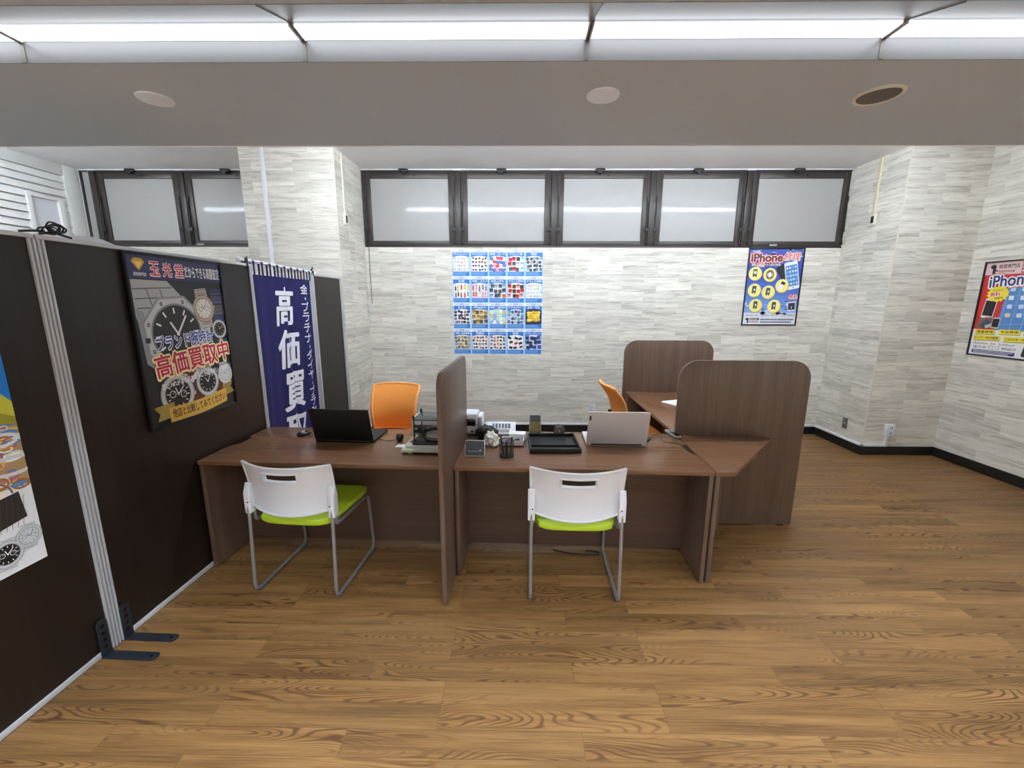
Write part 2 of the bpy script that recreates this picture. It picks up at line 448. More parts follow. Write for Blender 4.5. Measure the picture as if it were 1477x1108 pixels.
for i in range(len(JX) - 1):
    nm = ['far left one', 'second from the left end', 'above the left watch poster', 'above the black laptop',
          'above the silver laptop', 'above the upright screen on the right', 'at the far right end'][i]
    strip_light(JX[i] + .006, JX[i + 1] - .006, TR[0][0] + .321, ZS + .096, 'glowing white ceiling strip light, ' + nm, 'strip lights in the nearest ceiling trough', .02)
for k in (1, 2):
    for i in range(0, len(JX) - 1):
        strip_light(JX[i] + .006, JX[i + 1] - .006, TR[k][0] + .321, ZS + .096, 'glowing white strip light in a ceiling trough behind the camera', 'strip lights behind the camera', .02, 'lamp_back' if k == 1 else 'lamp_far')
for i, (x0, x1) in enumerate(((-5.05, -3.85), (-1.78, -.48), (-.43, .87), (.92, 2.22), (2.27, 3.57))):
    strip_light(x0, x1, 3.43, ZC - .03, 'white strip light behind the ceiling beam, hidden from the front', 'strip lights behind the ceiling beam', .03, 'lamp_bay')

# blank covers and the ceiling speaker
for x, y, lab in ((-2.01, 2.53, 'round white blank cover plate on the grey soffit above the dark screens'),
                  (.453, 2.503, 'round white blank cover plate on the grey soffit above the silver laptop')):
    b = MB(); b.lathe([(.088, 0), (.086, -.008), (.08, -.010), (0.001, -.010)], seg=40)
    tag(b.build('ceiling_cover_plate', 'coverwhite', None, loc=(x, y, ZS)), lab, 'cover plate', 'round blank covers on the soffit')
t = thing('ceiling_speaker', 'round dark ceiling speaker with a pale ring, right side of the soffit', 'speaker', (1.925, 2.51, ZS))
b = MB(); b.lathe([(.115, 0), (.114, -.008), (.104, -.012), (.096, -.006), (.096, 0)], seg=48); b.build('ring', 'offwhite', t)
b = MB(); b.lathe([(.0955, -.001), (.095, -.007), (.001, -.009)], seg=48); b.build('grille', 'speaker', t)

# baseboards
def base(name, x0, x1, y0, y1): b = MB(); b.box(x0, x1, y0, y1, 0, .10, .003); struct(b.build(name, 'base_black'))
base('baseboard_back', XP1, XR, YB - .01, YB)
base('baseboard_back_left', XL, XP0, YB - .01, YB)
base('baseboard_pillar', XP0 - .01, XP1 + .01, YN - .01, YN)
base('baseboard_pillar_side', XP1, XP1 + .01, YN, YB - .01)
base('baseboard_nib_side', XR - .01, XR, YN - .01, YB - .01)
base('baseboard_nib', XR, XW - .01, YN - .01, YN)
base('baseboard_right', XW - .01, XW, YF, YN)
base('baseboard_front', XL, XW, YF, YF + .01)
# pale corner beads
b = MB(); b.box(XR - .004, XR + .006, YN - .004, YN + .006, .1, ZC); struct(b.build('trim_5', 'offwhite'))
b = MB(); b.box(XP1 - .006, XP1 + .004, YN - .004, YN + .006, .1, ZC); struct(b.build('trim_6', 'offwhite'))

# ------------------------------------------------------------------ windows
def sash(n, x0, x1, stay=(1, 1), sticker=None, op=.45):
    """one awning sash between x0 and x1 (clear opening between mullions)"""
    z0, z1 = 2.315, 3.150
    fw, y0 = .078, YB + .012
    b = MB()
    b.box(x0, x0 + fw, y0, y0 + .045, z0, z1, .004); b.box(x1 - fw, x1, y0, y0 + .045, z0, z1, .004)
    b.box(x0 + fw, x1 - fw, y0, y0 + .045, z0, z0 + .062, .004); b.box(x0 + fw, x1 - fw, y0, y0 + .045, z1 - .078, z1, .004)
    b.box(x0 + .012, x0 + .02, y0 - .004, y0, z0 + .02, z1 - .02); b.box(x1 - .02, x1 - .012, y0 - .004, y0, z0 + .02, z1 - .02)
    b.box(x0 + .02, x1 - .02, y0 - .004, y0, z0 + .022, z0 + .03)
    o = struct(b.build('window_%d' % n, 'bronze'))
    b = MB(); b.box(x0 + fw - .004, x1 - fw + .004, y0 + .018, y0 + .026, z0 + .058, z1 - .074); b.build('pane', 'pane', o, smooth=0)
    for s_, on in ((-1, stay[0]), (1, stay[1])):
        if not on: continue
        x = x0 + .018 if s_ < 0 else x1 - .018
        b = MB(); b.tube([(x, y0 - .012, z0 + .52), (x + s_ * .004, y0 - .016, z0 + .2)], .006, 8)
        b.box(x - .012, x + .012, y0 - .02, y0, z0 + .5, z0 + .56, .003); b.box(x - .02, x + .02, y0 - .024, y0, z0 + .165, z0 + .21, .005)
        b.box(x - .01, x + .01, y0 - .018, y0, z0 + .02, z0 + .06, .003)
        b.cyl((x, y0 - .01, z0 + .06), (x, y0 - .01, z0 + .17), .004, seg=8); b.build('stay', 'black', o)
    c = x0 + (x1 - x0) * op
    b = MB(); b.box(c - .055, c + .055, y0 - .045, y0, z1 - .015, z1 + .018, .006); b.box(c - .025, c + .025, y0 - .05, y0 - .02, z1 - .035, z1 - .01, .006); b.build('operator', 'black', o)
    b = MB(); b.cyl((c + .11, y0 - .008, z1 - .04), (c + .11, y0, z1 - .04), .012, seg=14); b.cyl((c + .11, y0 - .012, z1 - .052), (c + .11, y0, z1 - .052), .006, seg=10); b.build('catch', 'black', o)
    if sticker is not None:
        b = MB(); b.box(x0 + sticker, x0 + sticker + .085, y0 - .0015, y0, z0 + .012, z0 + .032); b.build('sticker', 'white', o, smooth=0)

def outer(n, x0, x1, mull):
    b = MB(); y0, y1 = YB, YB + .09
    b.box(x0, x1, y0, y1, 2.30, 2.318, .002); b.box(x0, x1, y0, y1, 3.147, ZC - .004, .002)
    b.box(x0, x0 + .022, y0, y1, 2.318, 3.147, .002); b.box(x1 - .022, x1, y0, y1, 2.318, 3.147, .002)
    for m_ in mull: b.box(m_ - .034, m_ + .034, y0 - .004, y1, 2.318, 3.15, .003)
    struct(b.build('trim_%d' % n, 'bronze'))
    b = MB(); b.box(x0, x1, y0 - .006, y0 + .01, ZC - .012, ZC, .001)
    for m_ in mull: b.box(m_ - .05, m_ + .05, y0 - .014, y0 + .01, ZC - .016, ZC, .003)
    struct(b.build('trim_%d' % (n + 1), 'white'))
MU = [-.713, .42, 1.567, 2.675]
outer(7, XP1, XR + .03, MU)
ed = [XP1 + .02] + MU + [XR + .01]
for i in range(5):
    a = ed[i] + (.034 if i else .0); c = ed[i + 1] - (.034 if i < 4 else 0)
    sash(4 + i, a, c, (1, 1), {4: .28, 2: None}.get(i))
outer(9, XL, XP0, [-5.02, -3.97])
sash(2, -4.986, -4.004, (1, 1)); sash(3, -3.936, XP0 - .0, (1, 0), .05)
b = MB(); b.box(XL + .02, -5.05, YB + .02, YB + .03, 2.32, 3.147); struct(b.build('window_1', 'pane', smooth=0))
# ------------------------------------------------------------------ white louvred wall on the left
b = MB()
b.box(XL - .15, XL - .045, YF, YB, 0, ZC)
b.box(XL - .06, XL, 5.02, YB, 0, ZC, .004); b.box(XL - .06, XL, YF, 5.0195, 3.06, ZC, .004)
wl = struct(b.build('wall_left', 'shutter'))
b = MB(); z = .12
while z < 3.05:
    y1s = [(-1.0, 5.02)] if not (2.40 < z < 2.74) else [(-1.0, 4.60), (4.985, 5.02)]
    for (ya, yb_) in y1s:
        b.prism([(XL - .022, z + .077), (XL - .003, z + .013), (XL - .003, z + .008), (XL - .04, z + .004), (XL - .04, z + .077)], 'XZ', ya, yb_)
    z += .079
b.build('louvres', 'shutter', wl, smooth=0)
b = MB(); b.box(XL - .05, XL - .025, 4.64, 4.92, 2.40, 2.75); b.build('hatch', 'white', wl, smooth=0)
b = MB(); b.box(XL - .05, XL + .004, 4.60, 4.645, 2.36, 2.79, .003); b.box(XL - .05, XL + .004, 4.915, 4.985, 2.36, 2.79, .003); b.box(XL - .05, XL + .003, 4.6455, 4.9145, 2.36, 2.40, .003); b.box(XL - .05, XL + .002, 4.6455, 4.9145, 2.75, 2.79, .003)
b.build('hatch_frame', 'shutter', wl)

# ------------------------------------------------------------------ wall fittings
def ybox(name, label, cat, m, x0, x1, z0, z1, ywall, d=.012, bev=.003):
    b = MB(); b.box(x0, x1, ywall - d, ywall, z0, z1, bev); return tag(b.build(name, m), label, cat)
ybox('cable_trunking', 'white vertical cable trunking down the face of the stone pillar', 'trunking', 'white', -2.575, -2.535, .11, ZC, YN, .014)
def sensor(x, side, y, zt, zb, label_t, label_s, m):
    b = MB(); xa, xb = (x, x + .014) if side > 0 else (x - .014, x)
    b.box(xa, xb, y - .014, y + .014, zb + .07, zt, .003); tag(b.build('cable_trunking', m), label_t, 'trunking')
    t = thing('wall_sensor', label_s, 'sensor', (x, y, zb))
    s_ = side
    b = MB(); xs = sorted((0, s_ * .028)); b.box(xs[0], xs[1], -.045, .03, -.05, .07, .004); b.build('case', 'offwhite', t)
    b = MB(); xs = sorted((s_ * .02, s_ * .034)); b.box(xs[0], xs[1], -.04, -.005, -.025, .045, .003); b.build('lens', 'black', t)
sensor(XP1, 1, 4.64, ZC - .01, 2.50, 'off-white trunking on the side of the pillar, left of the windows', 'small off-white sensor box on the pillar side at the left window', 'offwhite')
sensor(XR, -1, 4.80, ZC - .01, 2.53, 'cream cable trunking on the wall right of the windows', 'small cream sensor box on the wall right of the windows', 'cream')
t = thing('blind_pull_cord', 'thin dark pull cord with white end under the left end of the window', 'cord', (-1.79, YB - .012, 1.56))
b = MB(); b.tube([(0, 0, .06), (-.004, 0, .4), (-.002, 0, .76)], .0032, 8); b.build('cord', 'black', t)
b = MB(); b.cyl((0, 0, -.03), (0, 0, .07), .0115, .008, 14); b.build('weight', 'white', t)
def socket(x, y, z, label, rot=0.0, w_=.07, h_=.12):
    t = thing('wall_socket', label, 'socket', (x, y, z), rot)
    b = MB(); b.box(-w_ / 2, w_ / 2, -.012, 0, -h_ / 2, h_ / 2, .004); b.build('plate', 'white', t)
    for zz in (-.03, .03):
        b = MB(); b.box(-.012, -.007, -.014, -.010, zz - .01, zz + .01); b.build('slot', 'keys', t, smooth=0); b = MB(); b.box(.007, .012, -.014, -.010, zz - .01, zz + .01); b.build('slot', 'keys', t, smooth=0)
    return t
socket(.962, YB, .312, 'white wall socket low on the stone wall behind the silver laptop')
t = thing('wall_plate', 'small grey metal wall plate low beside the right corner', 'plate', (XR, 4.735, .285))
b = MB(); b.box(-.006, 0, -.036, .036, -.062, .062, .003); b.build('plate', 'greyplate', t)
b = MB(); b.cyl((-.012, 0, 0), (-.005, 0, 0), .01, seg=14); b.build('jack', 'alu', t)
t = socket(4.082, YN, .295, 'white surface socket above the black baseboard on the right wall', 0, .085, .13)
b = MB(); b.box(-.042, .042, -.035, -.0005, -.064, .064, .004); b.build('back_box', 'white', t)
for c in t.children:
    if not c.name.startswith('back_box'): c.location.y = -.033
b = MB()
b.box(XP1 + .02, XR - .012, YB - .026, YB - .001, .103, .127, .003)
b.box(XR - .026, XR - .001, YN - .026, YB - .001, .103, .127, .003)
b.box(XR - .026, 4.075, YN - .026, YN - .001, .103, .127, .003)
b.box(4.06, 4.088, YN - .026, YN - .001, .103, .231, .004)
tag(b.build('floor_cable_duct', 'white'), 'white cable duct running along the top of the black baseboard', 'cable duct')
# ================================================================== DESKS
ZT, TT = .715, .026
def desk(label, s0, s1, notch, ztop=ZT, t1=.70):
    t = dthing('office_desk', label, 'desk', s0, 0, 0)
    L = s1 - s0
    na, nb, nd = .262, .47, .035
    def arc(x, sgn, rev):
        pts = [(x, na), (x + sgn * nd * .55, na + .03), (x + sgn * nd, na + .075), (x + sgn * nd, nb - .075), (x + sgn * nd * .9, nb - .012), (x + sgn * nd * .4, nb)]
        pts.append((x, nb))
        return pts[::-1] if rev else pts
    P = [(0, 0), (L, 0)]
    if 'R' in notch: P += arc(L, -1, False)
    P += [(L, t1), (0, t1)]
    if 'L' in notch: P += arc(0, 1, True)
    b = MB(); b.prism(P, 'XY', ztop - TT, ztop, .002); b.build('desktop', 'walnutX', t)
    for x in (0.004, L - .029):
        b = MB(); b.box(x, x + .025, .004, t1 - .03, .008, ztop - TT - .0005, .0015); g = b.build('side_panel', 'walnutZ', t)
        for yy in (.06, t1 - .1):
            b = MB(); b.cyl((x + .0125, yy, 0), (x + .0125, yy, .010), .011, seg=12); b.build('foot', 'black', g)
        xx = x + .025 if x < .1 else x
        b = MB(); b.cyl((xx - .003, .09, .655), (xx + .003, .09, .655), .006, seg=12); b.build('bolt', 'steel', g)
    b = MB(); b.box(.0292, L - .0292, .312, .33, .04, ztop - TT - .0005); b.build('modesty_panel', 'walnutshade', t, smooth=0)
    return t
desk('long walnut desk holding the black laptop, beside the dark screen', -1.553, -.037, 'L')
desk('long walnut desk holding the silver laptop', -.008, 1.484, 'R')
# pointed extension on the right end
t = dthing('desk_extension', 'pointed walnut desk extension joined to the right end of the desks', 'desk extension', 1.488, 0)
P = [(0, 0), (.095, .004)]
for i in range(1, 6):
    a = R(-90 + 48 * i / 6); P.append((.095 + .03 * math.cos(a), .034 + .03 * math.sin(a)))
P += [(.635, .612), (.645, .63), (.645, .64), (.612, .672), (.60, .672), (0, .68)]
b = MB(); b.prism(P, 'XY', ZT - TT, ZT, .002); b.build('desktop', 'walnutX', t)
b = MB(); b.box(.003, .028, .004, .64, .008, ZT - TT - .0005, .0015); b.build('side_panel', 'walnutZ', t)
b = MB(); b.box(.0285, .33, .60, .618, .012, ZT - TT - .0005); b.build('back_panel', 'walnutZ', t, smooth=0)
b = MB(); b.box(.03, .32, .6, .616, 0, .012); b.cyl((.0155, .06, 0), (.0155, .06, .009), .011, seg=12); b.build('foot', 'black', t)

# upright screens of walnut board
def board_screen(label, loc, rz, L, H, rad, group=None, base=True):
    t = thing('desk_screen', label, 'screen', loc, rz, group)
    b = MB(); b.prism(rrect(0, L, .012, H, rad, 10, (0, 0, 1, 1)), 'XZ', 0, .025, .002); b.build('board', 'walnutZ', t)
    for x in (.06, L - .1):
        b = MB(); b.box(x, x + .05, .004, .021, 0, .013); b.build('foot', 'black', t)
    return t
p = D(-.0105, -.262)
board_screen('narrow walnut screen standing between the two desks, seen edge-on', p, R(90) - AD, .80, 1.302, .075)
board_screen('near walnut screen with rounded corners at the right end of the desks', (1.150, 2.913, 0), 0, .92, 1.257, .13)
board_screen('far walnut screen standing at the back end of the rear desk', (1.135, 4.41, 0), 0, .94, 1.265, .13)
# rear desk along the far screens
t = thing('office_desk', 'rear walnut desk between the near and far rounded screens', 'desk', (1.160, 2.950, 0), R(-.6))
b = MB(); b.prism([(0, 0), (.70, 0), (.70, 1.45), (.46, 1.45), (.45, 1.42), (.27, 1.42), (.26, 1.45), (0, 1.45)], 'XY', ZT - TT, ZT, .002); b.build('desktop', 'walnutY', t)
for y in (.005, 1.42):
    b = MB(); b.box(.004, .67, y, y + .025, .0, ZT - TT - .0005, .0015); b.build('side_panel', 'walnutZ', t)
b = MB(); b.box(.40, .418, .0302, 1.4198, .04, ZT - TT - .0005); b.build('modesty_panel', 'walnutY', t, smooth=0)
t = thing('paper_stack', 'small stack of white paper on the rear desk behind the near screen', 'paper', (1.54, 3.83, ZT), R(25))
for k in range(3):
    b = MB(); b.box(-.105, .105, -.14, .14, .001 + k * .0032, .0038 + k * .0032, 0); o = b.build('sheet', 'paper', t, smooth=0); o.rotation_euler.z = R((0, 2, -3)[k])

# ================================================================== SCREENS (dark partition panels)
SP = -1.565
def panel(label, t0, t1, H=1.915, foot=None, mat_='darkwood'):
    o = dthing('partition_screen', label, 'partition', SP, t0)
    L = t1 - t0; d = .036
    b = MB(); b.box(-d + .006, -.006, .024, L - .024, .03, H - .018); b.build('board', mat_, o, smooth=0)
    for y in (0, L - .026):
        b = MB(); b.box(-d, -.006, y, y + .026, .004, H - .0185, .003)
        b.box(-.0065, .004, y + .0005, y + .009, .006, H - .019, .001); b.box(-.0065, .004, y + .017, y + .0255, .006, H - .019, .001); b.build('post', 'alu', o)
    b = MB(); b.box(-d, .001, 0, L, H - .018, H, .004); b.build('top_rail', 'alu', o)
    b = MB(); b.box(-d, .001, .0265, L - .0265, .004, .03, .002); b.build('bottom_rail', 'alu', o)
    b = MB()
    for y in (.05, L - .09): b.box(-d + .004, -.004, y, y + .04, 0, .006)
    b.build('glide', 'black', o)
    if foot is not None:
        f = foot
        b = MB(); b.prism(rrect(f - .024, f + .024, .0, .19, .024, 6, (0, 0, 1, 1)), 'YZ', .0035, .0085, .001)
        b.prism(rrect(.0035, .255, f - .024, f + .024, .02, 6, (0, 1, 1, 0)), 'XY', 0, .0055, .001)
        fo = b.build('foot_bracket', 'bracket', o)
        for z in (.05, .085, .12, .155): b = MB(); b.prism(rrect(f - .008, f + .008, z - .009, z + .009, .007, 4), 'YZ', .0084, .0090); b.build('slot', 'blackgloss', fo, smooth=0)
        b = MB(); b.cyl((.225, f, .005), (.225, f, .0062), .006, seg=12); b.build('screw_hole', 'blackgloss', fo, smooth=0)
    return o
panel('nearest dark wood partition panel carrying the jewellery poster', -1.86, -.603, foot=1.20)
panel('dark wood partition panel carrying the framed watch poster', -.597, .715, foot=.047)
panel('short dark partition panel beyond the navy banner', 1.545, 2.13, 1.905)

# cable coil and white board on top of / behind the screens
b = MB(); r2 = random.Random(3)
for k in range(7):
    cx, cz, rx, rz = -.02 + r2.uniform(-.012, .012), .012 + r2.uniform(0, .02), .026 + r2.uniform(-.008, .008), .016 + r2.uniform(-.006, .004)
    yy = .0 + r2.uniform(-.03, .04)
    b.tube([(cx + .003 * math.sin(3 * a), yy + rx * math.cos(a), cz + .012 + rz * math.sin(a)) for a in [2 * math.pi * i / 18 for i in range(18)]], .0032, 8, closed=True)
b.tube([(-.02, -.05, .006), (-.02, -.03, .012), (-.022, .0, .02), (-.02, .04, .012), (-.018, .07, .006)], .005, 8)
b.tube([(-.02, -.03, .02), (-.015, -.08, .014), (-.018, -.12, .006)], .005, 8)
o = b.build('cable_bundle', 'black'); o.location = D(SP, -.515, 1.915); o.rotation_euler.z = -AD
tag(o, 'black bundled cable lying on top of the dark partition panels', 'cable')
b = MB(); b.grid(lambda u, v: Vector((-.02 - .14 * v + .0 * u, u * .46, 1.885 * v + (.082 * v) * (1 - (2 * u - 1) ** 2))), 16, 6, .012)
o = b.build('curved_white_board', 'white'); o.location = D(SP - .06, -.42, 0.0); o.rotation_euler.z = -AD
tag(o, 'white board with curved top edge leaning behind the dark partition panel', 'board')

# ------------------------------------------------------------------ pole and navy banner in the gap
t = dthing('banner_pole', 'white pole clamped between two partition panels, carrying the navy banner', 'pole', SP - .018, .62, 1.905)
b = MB(); b.cyl((0, 0, .035), (0, 1.02, .012), .011, seg=16); b.ball((0, 0, .035), .019, 2); b.build('rod', 'white', t)
for y in (.055, .955):
    b = MB(); b.box(-.02, .02, y - .012, y + .012, -.028, .046 - .02 * y, .004); b.cyl((.0, y, .03), (.0, y + .03, .055), .007, seg=10); b.build('clamp', 'black', t)
T0, T1, ZTOP, ZBOT = .738, 1.526, 1.845, .22
def cloth(tt, z):
    """gentle hanging folds; returns the offset from the hanging plane"""
    u = (tt - T0) / (T1 - T0); v = (ZTOP - z) / (ZTOP - ZBOT)
    f = .010 * math.sin(u * 17 + .6) + .006 * math.sin(u * 31 + 2 * v) + .004 * math.sin(u * 8 + 5 * v)
    slit = -.022 * math.exp(-((u - .53 - .02 * v) / .025) ** 2)
    return (f + slit) * (.25 + .75 * v ** .5) - .018
bn = dthing('fabric_banner', 'long navy cloth banner with white brush characters beside the dark screen', 'banner', SP, 0)
b = MB(); b.grid(lambda u, v: Vector((cloth(T0 + u * (T1 - T0), ZTOP - v * (ZTOP - ZBOT)), T0 + u * (T1 - T0), ZTOP - v * (ZTOP - ZBOT))), 64, 24, .0015)
b.build('cloth', 'navy', bn, smooth=80)
for k in range(9):
    y = T0 + .012 + k * (T1 - T0 - .024) / 8; zz = 1.937 - .023 * (y - .62) / 1.02
    w_ = .0115 if k not in (0, 8) else .010
    b = MB()
    b.grid(lambda u, v, y=y, zz=zz, w_=w_: Vector(((-.018 + .014 * math.sin(math.pi * min(1, max(0, (v - .3) / .4)) ) * 0 + (.014 if v < .5 else -.014) * (1 if True else 0) - .018 * 0) if not (.38 < v < .62) else (-.018 + .014 * math.cos((v - .38) / .24 * math.pi)),
                                                y + (u - .5) * 2 * w_ * (1.25 if .3 < v < .7 else .9),
                                                (ZTOP - .006 + (zz - ZTOP + .004) * (v / .38)) if v <= .38 else ((ZTOP - .006 + (zz - ZTOP + .004) * ((1 - v) / .38)) if v >= .62 else zz + .012 * math.sin((v - .38) / .24 * math.pi)))), 3, 20, .0015)
    b.build('loop', 'navy', bn, smooth=60)

# ================================================================== CHAIRS
def stack_chair(label, s, t_, rz, group):
    o = dthing('stacking_chair', label, 'chair', s, t_, 0, rz, group)
    # back shell
    def shell(u, v):
        x = 2 * u - 1
        wd = .246 + .006 * v
        top = .795 - .004 * (1 - x * x); bot = .53 - .022 * (1 - abs(x) ** 2.2)
        z = bot + (top - bot) * v
        y = -.276 + .078 * abs(x) ** 2.0 - .035 * v + .012 * math.sin(math.pi * v)
        return Vector((x * wd, y, z))
    nu, nv = 34, 22
    b = MB(); b.grid(shell, nu, nv, .010, skip=lambda i, j: 11 <= i <= 22 and 16 <= j <= 18)
    b.build('backrest', 'white', o, smooth=50)
    rim = MB()
    loop = [shell((10.6 + 12.8 * i / 10) / nu, 15.6 / nv) for i in range(11)] + [shell((10.6 + 12.8 * (10 - i) / 10) / nu, 19.4 / nv) for i in range(11)]
    rim.tube([p + Vector((0, -.004, 0)) for p in loop], .005, 8, closed=True)
    edge = [shell(i / 30, 1) for i in range(31)]
    rim.tube([p + Vector((0, 0, 0)) for p in edge], .0075, 8)
    edge = [shell(i / 30, 0) for i in range(31)]
    rim.tube([p + Vector((0, -.002, 0)) for p in edge], .0065, 8)
    for u in (0, 1): rim.tube([shell(u, v / 10) for v in range(11)], .0065, 8)
    rim.build('rim', 'white', [c for c in o.children if c.name.startswith('backrest')][0])
    for sx in (-1, 1):
        x = sx * .244
        b = MB(); b.prism([(-.244, .492), (-.200, .492), (-.196, .61), (-.206, .66), (-.222, .668), (-.246, .61)], 'YZ', x - .019, x + .019, .006); br_ = b.build('bracket', 'white', o)
        b = MB(); b.cyl((x - sx * .006, -.2485, .56), (x - sx * .006, -.2425, .56), .004, seg=10); b.build('screw', 'keys', br_)
        b = MB(); b.tube([(x, -.232, .60), (x, -.246, .30), (x, -.262, .0165), (x, .240, .0165), (x * .985, .205, .418), (x * .98, -.14, .425), (x * .985, -.196, .43), (x, -.209, .58)], .0098, 12, fil=.055)
        b.build('leg_frame', 'steel', o)
        for yy in (-.205, .185):
            b = MB(); b.box(x - .011, x + .011, yy - .03, yy + .03, 0, .02, .004); b.build('glide', 'greypanel', o)
    # seat
    b = MB()
    P = []
    for i in range(40):
        a = 2 * math.pi * i / 40; ca, sa = math.cos(a), math.sin(a)
        k = 7.0; rr = (abs(ca) ** k + abs(sa) ** k) ** (-1 / k)
        yy = .012 + .242 * rr * sa; P.append((.232 * rr * ca * (1 + .06 * (yy / .23)), yy))
    b.prism(P, 'XY', .425, .462, .010)
    for v in b.bm.verts:
        q = (v.co.x / .22) ** 2; v.co.z += .006 * q - (.010 * max(0, (v.co.y - .16) / .09) ** 2)
    b.build('seat', 'lime', o, smooth=60)
    for yy in (-.12, .16):
        b = MB(); b.cyl((-.242, yy, .418), (.242, yy, .418), .008, seg=10); b.build('crossbar', 'steel', o)
    return o
stack_chair('white-backed lime green stacking chair pulled up to the desk with the black laptop', -.873, .035, R(-3.0), 'white and lime chairs at the desks')
stack_chair('white-backed lime green stacking chair pulled up to the desk with the silver laptop', .688, .055, R(.5), 'white and lime chairs at the desks')

def task_chair(label, loc, rz, group):
    o = thing('office_chair', label, 'chair', loc, rz, group)
    # seat at 0.45, faces -Y
    def back(u, v):
        x = 2 * u - 1
        w_ = .186 + .026 * v
        z = .525 + .385 * v - .012 * (abs(x) ** 6) * (v > .85)
        return Vector((x * w_, .245 - .05 * x * x + .11 * v ** 1.3 - .05 * math.sin(math.pi * v), z))
    b = MB(); b.grid(back, 20, 18, .022); b.build('backrest', 'orange', o, smooth=60)
    b = MB(); lp = [back(i / 14, 0) for i in range(15)] + [back(1, i / 14) for i in range(1, 15)] + [back(1 - i / 14, 1) for i in range(1, 15)] + [back(0, 1 - i / 14) for i in range(1, 14)]
    b.tube([p + Vector((0, .010, 0)) for p in lp], .014, 10, closed=True); b.build('piping', 'orangeedge', [c for c in o.children][0])
    b = MB(); b.prism(rrect(-.22, .22, -.17, .21, .07), 'XY', .415, .475, .018); b.build('seat', 'orange', o, smooth=60)
    b = MB(); b.prism(rrect(-.2, .2, -.15, .19, .06), 'XY', .395, .414, .004); b.build('seat_pan', 'black', o)
    b = MB(); b.tube([(0, .05, .39), (0, .25, .40), (0, .30, .5), (0, .275, .66)], .018, 10, fil=.06); b.build('back_support', 'black', o)
    b = MB(); b.cyl((0, 0, .07), (0, 0, .23), .026); b.cyl((0, 0, .2), (0, 0, .40), .016); b.build('gas_lift', 'black', o)
    for k in range(5):
        a = R(72 * k + 20); c_, s_ = math.cos(a), math.sin(a)
        b = MB(); b.tube([(0, 0, .09), (.14 * c_, .14 * s_, .085), (.27 * c_, .27 * s_, .065)], .016, 10); l = b.build('leg', 'black', o)
        b = MB(); b.cyl((.27 * c_ - s_ * .014, .27 * s_ + c_ * .014, .026), (.27 * c_ + s_ * .014, .27 * s_ - c_ * .014, .026), .026, seg=16); b.cyl((.27 * c_, .27 * s_, .03), (.27 * c_, .27 * s_, .065), .006, seg=8); b.build('caster', 'black', l)
    return o
task_chair('orange mesh office chair behind the black laptop', (-1.13, 3.42, 0), R(-4), 'orange office chairs')
task_chair('orange office chair turned sideways at the rear desk', (1.155, 3.87, 0), R(96), 'orange office chairs')
# ================================================================== PRINTED THINGS
_tc = {}
def text_mesh(s, bold):
    k = s
    if k in _tc: return _tc[k]
    cu = bpy.data.curves.new('lettering', 'FONT'); cu.body = s; cu.size = 1.0; cu.resolution_u = 3
    o = bpy.data.objects.new('lettering', cu); COL.objects.link(o)
    dg = bpy.context.evaluated_depsgraph_get()
    me = bpy.data.meshes.new_from_object(o.evaluated_get(dg))
    vs = [(v.co.x, v.co.y) for v in me.vertices]; fs = [tuple(p.vertices) for p in me.polygons]
    bpy.data.objects.remove(o); bpy.data.curves.remove(cu); bpy.data.meshes.remove(me)
    _tc[k] = (vs, fs); return _tc[k]

